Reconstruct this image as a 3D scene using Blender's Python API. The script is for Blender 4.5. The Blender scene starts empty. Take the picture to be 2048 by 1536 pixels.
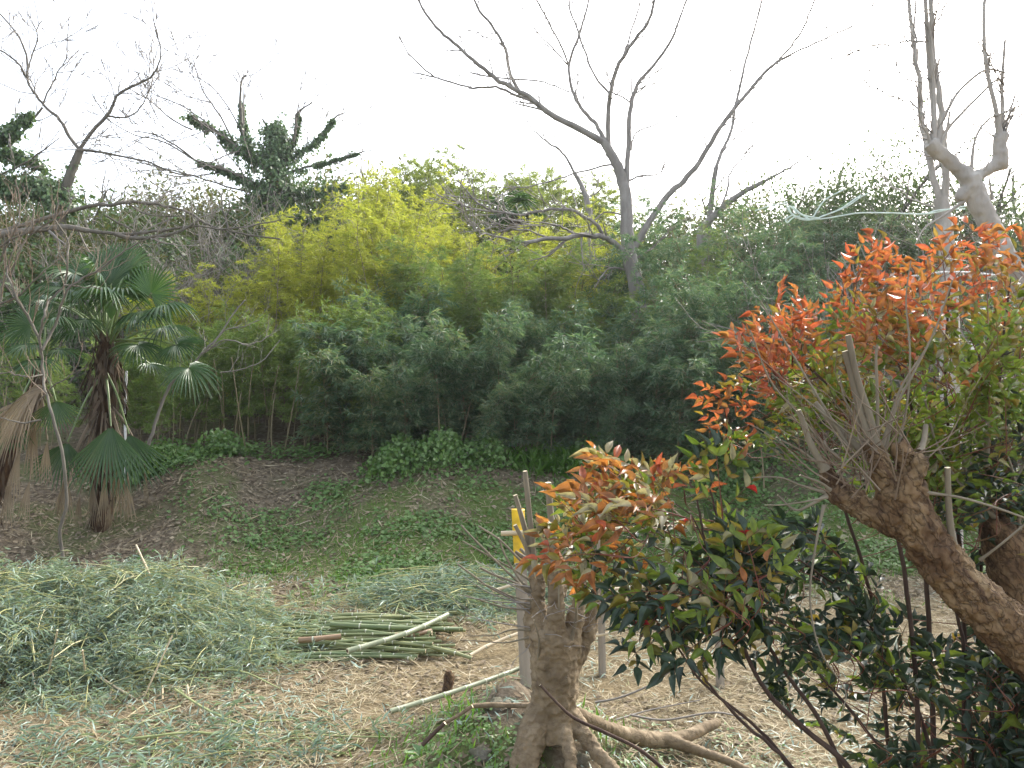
import bpy, math, random
import numpy as np
from mathutils import Vector, Matrix

# ------------------------------------------------------------------ camera, sky, sun, exposure
sc = bpy.context.scene
R = math.radians
FPX, HZ, CAMH = 1593.0, 800.0, 2.3            # focal length in pixels of the 2048 wide frame, horizon row, eye height
cam_d = bpy.data.cameras.new('camera'); cam = bpy.data.objects.new('camera', cam_d)
sc.collection.objects.link(cam); sc.camera = cam
cam.location = (0, 0, CAMH); cam.rotation_euler = (R(90), 0, 0)
cam_d.sensor_width = 36; cam_d.lens = 36 * FPX / 2048; cam_d.shift_y = (HZ - 768) / 2048
cam_d.clip_start = 0.05; cam_d.clip_end = 800

SUN_AZ, SUN_EL = R(38), R(36)                 # azimuth from +Y towards +X
w = bpy.data.worlds.new('World'); sc.world = w; w.use_nodes = True
nt = w.node_tree; nt.nodes.clear()
sky = nt.nodes.new('ShaderNodeTexSky'); sky.sky_type = 'NISHITA'; sky.sun_disc = False
sky.sun_elevation = SUN_EL; sky.sun_rotation = SUN_AZ; sky.dust_density = 4.0; sky.air_density = 1.0
hs = nt.nodes.new('ShaderNodeHueSaturation'); hs.inputs['Saturation'].default_value = 0.45
bg = nt.nodes.new('ShaderNodeBackground'); bg.inputs['Strength'].default_value = 0.15
wo = nt.nodes.new('ShaderNodeOutputWorld')
nt.links.new(sky.outputs[0], hs.inputs['Color']); nt.links.new(hs.outputs[0], bg.inputs['Color'])
nt.links.new(bg.outputs[0], wo.inputs['Surface'])
sun_d = bpy.data.lights.new('sun', 'SUN'); sun = bpy.data.objects.new('sun', sun_d); sc.collection.objects.link(sun)
sun_d.energy = 1.2; sun_d.angle = R(14); sun_d.color = (1.0, 0.95, 0.86)
sdir = Vector((math.sin(SUN_AZ) * math.cos(SUN_EL), math.cos(SUN_AZ) * math.cos(SUN_EL), math.sin(SUN_EL)))
sun.rotation_euler = sdir.to_track_quat('Z', 'Y').to_euler()
sun.location = sdir * 60
vs = sc.view_settings; vs.view_transform = 'Standard'; vs.look = 'None'; vs.gamma = 1; vs.exposure = 2.0
vs.use_curve_mapping = False
cy = sc.cycles
cy.use_denoising = True; cy.max_bounces = 5; cy.diffuse_bounces = 3; cy.glossy_bounces = 2
cy.transmission_bounces = 4; cy.transparent_max_bounces = 4; cy.caustics_reflective = False; cy.caustics_refractive = False
try:
    cy.denoiser = 'OPENIMAGEDENOISE'; cy.denoising_input_passes = 'RGB_ALBEDO_NORMAL'; cy.denoising_prefilter = 'ACCURATE'
except Exception:
    pass

# ------------------------------------------------------------------ small helpers
rnd = random.Random(7); rng = np.random.default_rng(11)
COL = sc.collection; ORG = {}
UP = np.array([0, 0, 1.0])

def at(px, py, Y):
    return np.array([(px - 1024) / FPX * Y, Y, CAMH - (py - HZ) / FPX * Y])

def smooth01(a, b, x):
    t = np.clip((x - a) / (b - a), 0, 1); return t * t * (3 - 2 * t)

def vnoise(x, y, seed=0):
    x = np.asarray(x, float); y = np.asarray(y, float)
    xi = np.floor(x).astype(np.int64); yi = np.floor(y).astype(np.int64)
    fx = x - xi; fy = y - yi; fx = fx * fx * (3 - 2 * fx); fy = fy * fy * (3 - 2 * fy)
    def h(a, b):
        n = (a * 374761393 + b * 668265263 + seed * 69069) & 0x7fffffff
        n = ((n ^ (n >> 13)) * 1274126177) & 0x7fffffff
        return ((n ^ (n >> 16)) & 0xffff) / 65535.0
    return (h(xi, yi) * (1 - fx) + h(xi + 1, yi) * fx) * (1 - fy) + (h(xi, yi + 1) * (1 - fx) + h(xi + 1, yi + 1) * fx) * fy

def unit(v):
    v = np.asarray(v, float); n = np.linalg.norm(v, axis=-1, keepdims=True); return v / np.maximum(n, 1e-9)

def catmull(pts, n=4):
    P = np.asarray(pts, float)
    if len(P) < 3: 
        t = np.linspace(0, 1, n + 1)[:, None]; return P[0] + (P[-1] - P[0]) * t
    Q = np.vstack([2 * P[0] - P[1], P, 2 * P[-1] - P[-2]]); out = []
    for i in range(1, len(Q) - 2):
        for k in range(n):
            t = k / n; a, b, c, d = Q[i - 1], Q[i], Q[i + 1], Q[i + 2]
            out.append(0.5 * (2 * b + (c - a) * t + (2 * a - 5 * b + 4 * c - d) * t * t + (3 * b - a - 3 * c + d) * t ** 3))
    out.append(P[-1]); return np.array(out)

class MB:
    def __init__(s): s.V = []; s.F = []; s.M = []; s.n = 0
    def add(s, V, F, m=0):
        V = np.asarray(V, float).reshape(-1, 3); F = np.asarray(F, np.int64)
        if len(F) == 0: return
        s.V.append(V); s.F.append(F + s.n); s.M.append(np.full(len(F), m) if np.isscalar(m) else np.asarray(m)); s.n += len(V)
    def tube(s, pts, rad, sides=6, m=0, cap=None, capstart=None, lump=0.0):
        P = np.asarray(pts, float); n = len(P); r = np.broadcast_to(np.asarray(rad, float), (n,)) if np.ndim(rad) < 1 or len(np.atleast_1d(rad)) != n else np.asarray(rad, float)
        T = unit(np.gradient(P, axis=0))
        u = np.cross(T[0], UP); 
        if np.linalg.norm(u) < 1e-3: u = np.array([1.0, 0, 0])
        u = unit(u); U = np.zeros((n, 3))
        for i in range(n):
            u = u - T[i] * np.dot(u, T[i]); u = u / max(np.linalg.norm(u), 1e-9); U[i] = u
        W = np.cross(T, U); a = np.linspace(0, 2 * np.pi, sides, endpoint=False)
        rr = r[:, None] * np.ones((1, sides))
        if lump: rr = rr * (1 + lump * (rng.random((n, sides)) - .5) * 2)
        V = P[:, None] + rr[..., None] * (np.cos(a)[None, :, None] * U[:, None] + np.sin(a)[None, :, None] * W[:, None])
        i = np.arange(n - 1)[:, None] * sides; j = np.arange(sides)[None]; j2 = (j + 1) % sides
        F = np.stack([i + j, i + j2, i + sides + j2, i + sides + j], -1).reshape(-1, 4)
        s.add(V.reshape(-1, 3), F, m)
        if cap is not None:
            o = (n - 1) * sides; base = s.n
            s.add(np.vstack([V[-1], P[-1:] + T[-1] * r[-1] * .06]), [[k, (k + 1) % sides, sides] for k in range(sides)], cap)
        if capstart is not None:
            s.add(np.vstack([V[0], P[:1] - T[0] * r[0] * .06]), [[(k + 1) % sides, k, sides] for k in range(sides)], capstart)
    def build(s, name, mats, parent=None, origin=None, smooth=True):
        V = np.vstack(s.V)
        o0 = ORG[parent.name] if parent is not None else (np.zeros(3) if origin is None else np.asarray(origin, float))
        V = V - o0
        me = bpy.data.meshes.new(name)
        cnt = np.concatenate([np.full(len(f), f.shape[1]) for f in s.F]); loops = np.concatenate([f.reshape(-1) for f in s.F])
        me.vertices.add(len(V)); me.vertices.foreach_set('co', V.astype(np.float32).ravel())
        me.loops.add(len(loops)); me.loops.foreach_set('vertex_index', loops.astype(np.int32))
        me.polygons.add(len(cnt)); st = np.concatenate([[0], np.cumsum(cnt)[:-1]])
        me.polygons.foreach_set('loop_start', st.astype(np.int32)); me.polygons.foreach_set('loop_total', cnt.astype(np.int32))
        me.polygons.foreach_set('material_index', np.concatenate(s.M).astype(np.int32))
        if smooth: me.polygons.foreach_set('use_smooth', np.ones(len(cnt), bool))
        me.update(calc_edges=True)
        for m in (mats if isinstance(mats, (list, tuple)) else [mats]): me.materials.append(m)
        o = bpy.data.objects.new(name, me); COL.objects.link(o)
        if parent is not None: o.parent = parent
        elif origin is not None: o.location = origin
        ORG[o.name] = o0
        return o

def tag(o, label=None, cat=None, group=None, kind=None):
    if label: o['label'] = label
    if cat: o['category'] = cat
    if group: o['group'] = group
    if kind: o['kind'] = kind
    return o

def thing(name, loc, label, cat, group=None):
    o = bpy.data.objects.new(name, None); COL.objects.link(o); o.location = [float(v) for v in loc]; o.empty_display_size = .2
    ORG[o.name] = np.asarray(loc, float); return tag(o, label, cat, group)

def copy_tree(root, loc, rz=0, scale=1.0, tilt=(0, 0)):
    c = root.copy(); COL.objects.link(c); c.location = [float(v) for v in loc]; c.rotation_euler = (tilt[0], tilt[1], rz); c.scale = (scale,) * 3
    for ch in root.children:
        d = ch.copy(); COL.objects.link(d); d.parent = c
        for g in ch.children:
            e = g.copy(); COL.objects.link(e); e.parent = d
    return c

# ------------------------------------------------------------------ materials
def new_mat(name):
    m = bpy.data.materials.new(name); m.use_nodes = True; t = m.node_tree
    return m, t, t.nodes['Principled BSDF'], t.nodes['Material Output']

def ramp(t, fac, stops):
    r = t.nodes.new('ShaderNodeValToRGB'); e = r.color_ramp.elements
    while len(e) < len(stops): e.new(0.5)
    for el, (p, c) in zip(e, stops): el.position = p; el.color = (*c, 1)
    t.links.new(fac, r.inputs[0]); return r.outputs[0]

def leaf_mat(name, cols, trans=0.35, rough=0.45, spec=0.4, tcol=1.6, mottle=False):
    """leaf: colour varies leaf by leaf, thin enough that light comes through"""
    cols = [tuple(max(sum(c_) / 3 + (v_ - sum(c_) / 3) * (.96 if 'nandina' in name else 1.22), .01) for v_ in c_) for c_ in cols]
    m, t, b, out = new_mat(name)
    g = t.nodes.new('ShaderNodeNewGeometry'); oi = t.nodes.new('ShaderNodeObjectInfo')
    ad = t.nodes.new('ShaderNodeMath'); ad.operation = 'MULTIPLY_ADD'; ad.inputs[1].default_value = .75
    ob = t.nodes.new('ShaderNodeMath'); ob.operation = 'MULTIPLY'; ob.inputs[1].default_value = .25
    t.links.new(oi.outputs['Random'], ob.inputs[0]); t.links.new(g.outputs['Random Per Island'], ad.inputs[0]); t.links.new(ob.outputs[0], ad.inputs[2])
    n = len(cols); c = ramp(t, ad.outputs[0], [(i / max(n - 1, 1), k) for i, k in enumerate(cols)])
    if mottle:
        nz = t.nodes.new('ShaderNodeTexNoise'); nz.inputs['Scale'].default_value = 45; nz.inputs['Detail'].default_value = 5; t.links.new(g.outputs['Position'], nz.inputs['Vector'])
        mr = t.nodes.new('ShaderNodeMapRange'); mr.inputs['From Min'].default_value = .3; mr.inputs['From Max'].default_value = .7; mr.inputs['To Min'].default_value = .62; mr.inputs['To Max'].default_value = 1.25; t.links.new(nz.outputs['Fac'], mr.inputs['Value'])
        ml_ = t.nodes.new('ShaderNodeMix'); ml_.data_type = 'RGBA'; ml_.blend_type = 'MULTIPLY'; ml_.inputs['Factor'].default_value = 1; t.links.new(c, ml_.inputs['A']); t.links.new(mr.outputs['Result'], ml_.inputs['B']); c = ml_.outputs['Result']
    t.links.new(c, b.inputs['Base Color']); b.inputs['Roughness'].default_value = rough
    b.inputs['Specular IOR Level'].default_value = spec
    tr = t.nodes.new('ShaderNodeBsdfTranslucent'); mx = t.nodes.new('ShaderNodeMixShader'); mx.inputs[0].default_value = trans
    mu = t.nodes.new('ShaderNodeMix'); mu.data_type = 'RGBA'; mu.blend_type = 'MULTIPLY'; mu.inputs['Factor'].default_value = 1
    mu.inputs['B'].default_value = (tcol, tcol, tcol * .6, 1); t.links.new(c, mu.inputs['A']); t.links.new(mu.outputs['Result'], tr.inputs['Color'])
    t.links.new(b.outputs[0], mx.inputs[1]); t.links.new(tr.outputs[0], mx.inputs[2]); t.links.new(mx.outputs[0], out.inputs['Surface'])
    return m

def bark_mat(name, stops, scale=6, stretch=(1, 1, .25), bump=.4, rough=.85, spec=.2, bscale=25):
    m, t, b, out = new_mat(name)
    tc = t.nodes.new('ShaderNodeTexCoord'); mp = t.nodes.new('ShaderNodeMapping'); mp.inputs['Scale'].default_value = stretch
    t.links.new(tc.outputs['Object'], mp.inputs['Vector'])
    n = t.nodes.new('ShaderNodeTexNoise'); n.inputs['Scale'].default_value = scale; n.inputs['Detail'].default_value = 6; n.inputs['Roughness'].default_value = .65
    t.links.new(mp.outputs[0], n.inputs['Vector'])
    c = ramp(t, n.outputs['Fac'], stops); t.links.new(c, b.inputs['Base Color'])
    n2 = t.nodes.new('ShaderNodeTexNoise'); n2.inputs['Scale'].default_value = bscale; n2.inputs['Detail'].default_value = 5
    t.links.new(mp.outputs[0], n2.inputs['Vector'])
    bp = t.nodes.new('ShaderNodeBump'); bp.inputs['Strength'].default_value = bump; bp.inputs['Distance'].default_value = .02
    t.links.new(n2.outputs['Fac'], bp.inputs['Height']); t.links.new(bp.outputs[0], b.inputs['Normal'])
    b.inputs['Roughness'].default_value = rough; b.inputs['Specular IOR Level'].default_value = spec
    return m

def island_mat(name, cols, rough=.7, spec=.25):
    m, t, b, out = new_mat(name)
    g = t.nodes.new('ShaderNodeNewGeometry'); n = len(cols)
    c = ramp(t, g.outputs['Random Per Island'], [(i / max(n - 1, 1), k) for i, k in enumerate(cols)])
    t.links.new(c, b.inputs['Base Color']); b.inputs['Roughness'].default_value = rough; b.inputs['Specular IOR Level'].default_value = spec
    return m

M = {}
M['bamboo_dark'] = leaf_mat('dark bamboo leaf', [(.06, .11, .075), (.095, .155, .10), (.08, .14, .09), (.125, .185, .115), (.17, .215, .145), (.23, .22, .12)], .38, .46, .4)
M['bamboo_mid'] = leaf_mat('mid green bamboo leaf', [(.10, .155, .06), (.145, .205, .08), (.18, .235, .09), (.135, .195, .09), (.26, .26, .12)], .4, .5, .3)
M['bamboo_yellow'] = leaf_mat('yellow green bamboo leaf', [(.19, .235, .065), (.27, .30, .085), (.34, .345, .095), (.23, .27, .08), (.38, .355, .12)], .45, .45, .35)
M['bamboo_far'] = leaf_mat('far bamboo leaf', [(.12, .16, .06), (.17, .21, .075), (.23, .25, .09)], .4, .5, .3)
M['ivy'] = leaf_mat('ivy leaf', [(.06, .10, .05), (.085, .14, .065), (.11, .17, .075), (.15, .2, .10)], .2, .4, .45)
M['ivy_ground'] = leaf_mat('ground ivy leaf', [(.065, .12, .04), (.10, .175, .06), (.15, .23, .09), (.2, .26, .14)], .28, .45, .4)
M['evergreen'] = leaf_mat('evergreen leaf', [(.05, .08, .04), (.075, .11, .05), (.10, .135, .065), (.13, .155, .085)], .25, .4, .45)
M['hedge'] = leaf_mat('olive thicket leaf', [(.05, .07, .03), (.08, .10, .04), (.12, .13, .06), (.15, .13, .08)], .25, .5, .3)
M['palm'] = leaf_mat('palm leaf', [(.03, .07, .025), (.045, .09, .03), (.06, .11, .04), (.075, .10, .045)], .2, .36, .5, 1.5)
M['palm_dry'] = leaf_mat('dry palm leaf', [(.20, .16, .12), (.29, .24, .18), (.24, .195, .15), (.17, .125, .085)], .2, .7, .2, 1.2)
M['petiole'] = bark_mat('palm petiole', [(.3, (.11, .17, .05)), (.7, (.18, .24, .08))], 8, bump=.05, rough=.4, spec=.5)
M['fibre'] = island_mat('palm fibre', [(.055, .04, .028), (.10, .072, .048), (.16, .12, .085), (.08, .058, .04), (.24, .19, .14)], .9, .1)
M['bark_grey'] = bark_mat('grey bark', [(.3, (.15, .135, .12)), (.55, (.25, .23, .21)), (.75, (.34, .32, .295))], 5)
M['bark_glare_pale'] = bark_mat('pollard bark paled by glare', [(.3, (.24, .22, .19)), (.55, (.36, .335, .30)), (.75, (.46, .44, .40))], 7)  # glare washing out the right hand trees is put into this bark colour
M['bark_ivy'] = bark_mat('brown grey bark', [(.3, (.09, .08, .065)), (.55, (.16, .145, .12)), (.8, (.25, .22, .18))], 6)
M['bark_pale'] = bark_mat('pale mulberry bark', [(.25, (.09, .065, .04)), (.45, (.19, .145, .09)), (.62, (.27, .21, .135)), (.8, (.36, .30, .21))], 5, (1, 1, .6), .55, bscale=18)
M['bark_rich'] = bark_mat('warm brown bark', [(.28, (.04, .025, .016)), (.42, (.11, .065, .035)), (.55, (.21, .14, .075)), (.72, (.30, .22, .125)), (.85, (.36, .28, .18))], 7, (1, 1, .45), .8, bscale=22)
def add_rot(m, scale, lo, hi, stretch, col=(.035, .02, .012), rot=(0, 0, 0)):
    t = m.node_tree; b = t.nodes['Principled BSDF']; old = b.inputs['Base Color'].links[0].from_socket
    tc = t.nodes.new('ShaderNodeTexCoord'); mp = t.nodes.new('ShaderNodeMapping'); mp.inputs['Scale'].default_value = stretch; m0_ = t.nodes.new('ShaderNodeMapping'); m0_.inputs['Rotation'].default_value = rot
    n = t.nodes.new('ShaderNodeTexNoise'); n.inputs['Scale'].default_value = scale; n.inputs['Detail'].default_value = 8; n.inputs['Roughness'].default_value = .7
    t.links.new(tc.outputs['Object'], m0_.inputs['Vector']); t.links.new(m0_.outputs[0], mp.inputs['Vector']); t.links.new(mp.outputs[0], n.inputs['Vector'])
    r = t.nodes.new('ShaderNodeMapRange'); r.inputs['From Min'].default_value = lo; r.inputs['From Max'].default_value = hi; t.links.new(n.outputs['Fac'], r.inputs['Value'])
    x = t.nodes.new('ShaderNodeMix'); x.data_type = 'RGBA'; x.inputs['B'].default_value = (*col, 1); t.links.new(r.outputs['Result'], x.inputs['Factor']); t.links.new(old, x.inputs['A']); t.links.new(x.outputs['Result'], b.inputs['Base Color'])
add_rot(M['bark_rich'], 9, .52, .62, (1, 1, .16), rot=(0, R(36), 0))
add_rot(M['bark_rich'], 34, .52, .64, (1, 1, .14), (.085, .05, .03), rot=(0, R(36), 0))
add_rot(M['bark_pale'], 7, .57, .70, (1, 1, .7), (.10, .07, .045))
add_rot(M['bark_pale'], 30, .56, .7, (1, 1, 2.5), (.14, .10, .07))
def add_cracks(m, scale, stretch, rot=(0, 0, 0), col=(.03, .02, .014), width=.05, amt=.8):
    t = m.node_tree; b = t.nodes['Principled BSDF']; old = b.inputs['Base Color'].links[0].from_socket; oldn = b.inputs['Normal'].links[0].from_socket
    tc = t.nodes.new('ShaderNodeTexCoord'); mp = t.nodes.new('ShaderNodeMapping'); mp.inputs['Scale'].default_value = stretch; m0_ = t.nodes.new('ShaderNodeMapping'); m0_.inputs['Rotation'].default_value = rot
    nz = t.nodes.new('ShaderNodeTexNoise'); nz.inputs['Scale'].default_value = 12; nz.inputs['Detail'].default_value = 4
    ad = t.nodes.new('ShaderNodeMix'); ad.data_type = 'RGBA'; ad.blend_type = 'ADD'; ad.inputs['Factor'].default_value = .12
    t.links.new(tc.outputs['Object'], nz.inputs['Vector']); t.links.new(tc.outputs['Object'], ad.inputs['A']); t.links.new(nz.outputs['Color'], ad.inputs['B']); t.links.new(ad.outputs['Result'], m0_.inputs['Vector']); t.links.new(m0_.outputs[0], mp.inputs['Vector'])
    v = t.nodes.new('ShaderNodeTexVoronoi'); v.feature = 'DISTANCE_TO_EDGE'; v.inputs['Scale'].default_value = scale; t.links.new(mp.outputs[0], v.inputs['Vector'])
    r = t.nodes.new('ShaderNodeMapRange'); r.inputs['From Min'].default_value = 0; r.inputs['From Max'].default_value = width; r.inputs['To Min'].default_value = amt; r.inputs['To Max'].default_value = 0
    t.links.new(v.outputs['Distance'], r.inputs['Value']); x = t.nodes.new('ShaderNodeMix'); x.data_type = 'RGBA'; x.inputs['B'].default_value = (*col, 1)
    t.links.new(r.outputs['Result'], x.inputs['Factor']); t.links.new(old, x.inputs['A']); t.links.new(x.outputs['Result'], b.inputs['Base Color'])
    bp = t.nodes.new('ShaderNodeBump'); bp.inputs['Strength'].default_value = .7; bp.inputs['Distance'].default_value = .012; bp.invert = True; t.links.new(r.outputs['Result'], bp.inputs['Height']); t.links.new(oldn, bp.inputs['Normal']); t.links.new(bp.outputs[0], b.inputs['Normal'])
add_cracks(M['bark_rich'], 34, (1, 1, .1), (0, R(36), 0), width=.10, amt=.5)
add_cracks(M['bark_pale'], 22, (.3, .3, 1.5), (0, 0, 0), (.09, .065, .045), .035, .3)
M['bark_hollow_shade'] = bark_mat('dark trunk and hollow shade', [(.3, (.02, .012, .008)), (.55, (.07, .04, .022)), (.75, (.16, .09, .045))], 14, (1, 1, .2), 1.0)
M['cut_shoot'] = bark_mat('pruned shoot bark', [(.3, (.14, .115, .08)), (.6, (.23, .20, .145)), (.8, (.29, .26, .19))], 9, (1, 1, .2), .25, .75)
M['cut_face'] = bark_mat('fresh cut wood', [(.3, (.62, .52, .34)), (.6, (.74, .65, .45)), (.8, (.55, .43, .27))], 30, (1, 1, 1), .1)
M['twig'] = island_mat('thin grey twig', [(.18, .16, .145), (.26, .235, .21), (.21, .19, .165), (.32, .29, .255)])
M['twig_warm'] = island_mat('warm brown twig', [(.14, .10, .07), (.21, .16, .11), (.17, .12, .085), (.27, .22, .16)])
M['stem_dark'] = bark_mat('dark nandina stem', [(.3, (.045, .028, .024)), (.6, (.09, .06, .045)), (.8, (.15, .11, .08))], 12, (1, 1, .3), .3)
M['petiole_red'] = island_mat('reddish leaf stalk', [(.12, .03, .025), (.18, .06, .035), (.14, .09, .04)], .5)
M['culm_thin'] = island_mat('thin bamboo culm', [(.12, .13, .055), (.17, .16, .08), (.2, .155, .09), (.11, .11, .055)], .5, .4)
M['straw'] = island_mat('straw', [(.21, .165, .09), (.30, .245, .145), (.37, .315, .20), (.24, .185, .105), (.45, .40, .28), (.15, .115, .07), (.25, .24, .125)], .8, .2)
M['leaf_litter'] = island_mat('dead leaf', [(.12, .09, .06), (.19, .15, .10), (.27, .22, .15), (.10, .078, .055), (.35, .30, .21)], .85, .15)
M['brush_leaf'] = leaf_mat('wilted bamboo leaf', [(.15, .215, .18), (.21, .285, .245), (.28, .365, .325), (.19, .235, .145), (.38, .455, .425), (.29, .275, .14)], .25, .42, .5, 1.2)
M['brush_stem'] = island_mat('cut bamboo twig', [(.30, .32, .12), (.38, .36, .15), (.26, .30, .13), (.46, .42, .24)], .5, .35)
M['grass'] = leaf_mat('grass blade', [(.06, .13, .03), (.09, .18, .04), (.13, .21, .06)], .35, .45, .35)
M['herb'] = leaf_mat('herb leaf', [(.08, .15, .06), (.11, .19, .08), (.14, .22, .11)], .25, .5, .35)

def bamboo_mat(name, lo, hi):
    m, t, b, out = new_mat(name)
    oi = t.nodes.new('ShaderNodeObjectInfo'); tc = t.nodes.new('ShaderNodeTexCoord')
    n = t.nodes.new('ShaderNodeTexNoise'); n.inputs['Scale'].default_value = 7; n.inputs['Detail'].default_value = 5
    t.links.new(tc.outputs['Object'], n.inputs['Vector'])
    mx = t.nodes.new('ShaderNodeMath'); mx.operation = 'MULTIPLY_ADD'; mx.inputs[1].default_value = .55
    m2 = t.nodes.new('ShaderNodeMath'); m2.operation = 'MULTIPLY'; m2.inputs[1].default_value = .45
    t.links.new(n.outputs['Fac'], m2.inputs[0]); t.links.new(oi.outputs['Random'], mx.inputs[0]); t.links.new(m2.outputs[0], mx.inputs[2])
    c = ramp(t, mx.outputs[0], [(.2, lo), (.8, hi)]); t.links.new(c, b.inputs['Base Color'])
    b.inputs['Roughness'].default_value = .42; b.inputs['Specular IOR Level'].default_value = .45
    return m
M['pole'] = bamboo_mat('green bamboo culm', (.09, .13, .05), (.24, .25, .11))
M['pole_grey'] = bamboo_mat('waxy grey green bamboo culm', (.17, .20, .12), (.24, .265, .165))
M['pole_tan'] = bamboo_mat('dry tan bamboo culm', (.42, .33, .2), (.58, .49, .34))
M['pole_brown'] = bamboo_mat('brown bamboo culm', (.15, .09, .05), (.27, .18, .10))
M['pole_node'] = bamboo_mat('pale bamboo node', (.40, .42, .30), (.52, .53, .40))
M['pole_dark'] = bamboo_mat('dark bamboo node', (.10, .09, .05), (.14, .12, .07))

NCOL = {
 'red': [(.36, .075, .04), (.46, .105, .05), (.40, .115, .05), (.50, .15, .07), (.30, .06, .04)],
 'orange': [(.36, .12, .035), (.42, .16, .045), (.32, .125, .04), (.40, .19, .065), (.28, .14, .05)],
 'olive': [(.22, .15, .03), (.27, .20, .035), (.20, .19, .04), (.33, .20, .05)],
 'green': [(.10, .17, .025), (.14, .22, .03), (.19, .25, .04), (.12, .18, .035)],
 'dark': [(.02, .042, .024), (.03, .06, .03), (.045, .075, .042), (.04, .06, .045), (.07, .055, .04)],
 'pale': [(.30, .27, .15), (.34, .30, .19), (.28, .29, .16)],
 'crimson': [(.38, .02, .025), (.48, .03, .03), (.30, .02, .03)],
}
for k, v in NCOL.items():
    M['n_' + k] = leaf_mat('nandina leaf ' + k, v, .38 if k != 'dark' else .15, .42, .38, 1.2, True)

def plain(name, c, rough=.6, spec=.3):
    m, t, b, out = new_mat(name)
    tc = t.nodes.new('ShaderNodeTexCoord'); n = t.nodes.new('ShaderNodeTexNoise'); n.inputs['Scale'].default_value = 14; n.inputs['Detail'].default_value = 6
    t.links.new(tc.outputs['Object'], n.inputs['Vector'])
    cc = ramp(t, n.outputs['Fac'], [(.3, tuple(v * .72 for v in c)), (.7, tuple(min(v * 1.12, .9) for v in c))]); t.links.new(cc, b.inputs['Base Color'])
    b.inputs['Roughness'].default_value = rough; b.inputs['Specular IOR Level'].default_value = spec; return m
M['yellow'] = plain('yellow paint', (.66, .42, .02), .5)
M['post_wood'] = bark_mat('weathered post wood', [(.3, (.24, .20, .155)), (.6, (.34, .30, .24)), (.8, (.42, .38, .32))], 6, (1, 1, .12), .4)
M['rope'] = plain('pale mint rope', (.62, .74, .68), .6)
M['white'] = plain('white plastic', (.75, .76, .76), .4)
M['rock'] = bark_mat('mossy rock', [(.3, (.06, .065, .035)), (.5, (.13, .12, .085)), (.7, (.22, .205, .17))], 6, (1, 1, 1), .8)

# ------------------------------------------------------------------ terrain
def g(x, y):
    x = np.asarray(x, float); y = np.asarray(y, float)
    foot = 10.9 + .35 * np.sin(x * .7) + .25 * np.sin(x * 1.9 + 1) - .5 * smooth01(-3, -7, x)
    bank = 1.25 * smooth01(0, 4.0, y - foot) + .10 * np.clip(y - foot - 3.0, 0, 34) + .055 * np.clip(y - 22, 0, 26)
    bank = bank + .13 * smooth01(.8, 2, y - foot) * (vnoise(x * .9, y * .9, 3) - .5) * 2 + .22 * np.exp(-((x + 5.2) / 1.1) ** 2 - ((y - 13.4) / .9) ** 2)
    bank = bank - .35 * np.exp(-((x + 4.1) / .8) ** 2 - ((y - 13.3) / .7) ** 2)
    z = bank + .05 * (vnoise(x * 1.3, y * 1.3, 1) - .5) + .03 * (vnoise(x * 4, y * 4, 2) - .5)
    z = z + .5 * np.exp(-((x - .02) / .62) ** 2 - ((y - 4.9) / .65) ** 2) * (.85 + .3 * vnoise(x * 5, y * 5, 6))
    z = z + .75 * smooth01(3.6, 2.4, y) * smooth01(.0, .9, x) + .25 * smooth01(3.8, 2.2, y)
    return z + .012 * (vnoise(x * 14, y * 14, 5) - .5)
def gz(x, y): return float(g(x, y))
def ground_at(px, py):
    t = np.linspace(1.5, 45, 6000); x = (px - 1024) / FPX * t; z = CAMH - (py - HZ) / FPX * t
    i = np.argmax(z < g(x, t)); return np.array([x[i], t[i], float(g(x[i], t[i]))])
def gn(x, y):
    e = .03; return unit(np.stack([-(g(x + e, y) - g(x - e, y)) / (2 * e), -(g(x, y + e) - g(x, y - e)) / (2 * e), np.ones_like(x)], -1))

def zone(x, y):
    foot = 10.9 + .35 * np.sin(x * .7) + .25 * np.sin(x * 1.9 + 1)
    big = vnoise(x * .8, y * .8, 21); mid = vnoise(x * 2.5, y * 2.5, 22)
    green = smooth01(-1.6, -.2, y - foot + (big - .5) * 2) * (1 - smooth01(1.5, 3.2, y - foot + (mid - .5) * 1.6)) * smooth01(-4.6, -2.6, x + (big - .5) * 2)
    green = np.maximum(green, smooth01(.5, .72, vnoise(x * 1.7 + 5, y * 1.7, 23)) * .5 * smooth01(8.5, 9.6, y))
    green = np.maximum(green, .75 * np.exp(-((x - .05) / .75) ** 4 - ((y - 4.7) / .8) ** 4) * smooth01(.3, .6, mid))
    straw = (1 - smooth01(9.6, 10.8, y + (big - .5) * 1.5)) * smooth01(.25, .5, big + .3)
    straw = straw * (1 - .85 * np.exp(-((x - .03) / .72) ** 4 - ((y - 4.7) / .8) ** 4))
    return np.clip(straw, 0, 1), np.clip(green, 0, 1)

def axis_pts(lo, a, b, hi, step, growth=1.22):
    mid = list(np.arange(a, b, step)); s = step; v = b; R_ = []
    while v < hi: R_.append(v); s *= growth; v += s
    R_.append(hi); s = step; v = a; L_ = []
    while v > lo: s *= growth; v -= s; L_.append(max(v, lo))
    return np.array(L_[::-1] + mid + R_)
xs = axis_pts(-90, -8, 8, 90, .075); ys = axis_pts(-12, 2.2, 16.5, 110, .075)
X, Yg = np.meshgrid(xs, ys); Zg = g(X, Yg)
mb = MB(); nx, ny = len(xs), len(ys); idx = np.arange(nx * ny).reshape(ny, nx)
mb.add(np.stack([X, Yg, Zg], -1).reshape(-1, 3), np.stack([idx[:-1, :-1], idx[:-1, 1:], idx[1:, 1:], idx[1:, :-1]], -1).reshape(-1, 4))
m, t, b, out = new_mat('garden soil with straw and grass')
zs, zgn = zone(X.ravel(), Yg.ravel())
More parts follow.
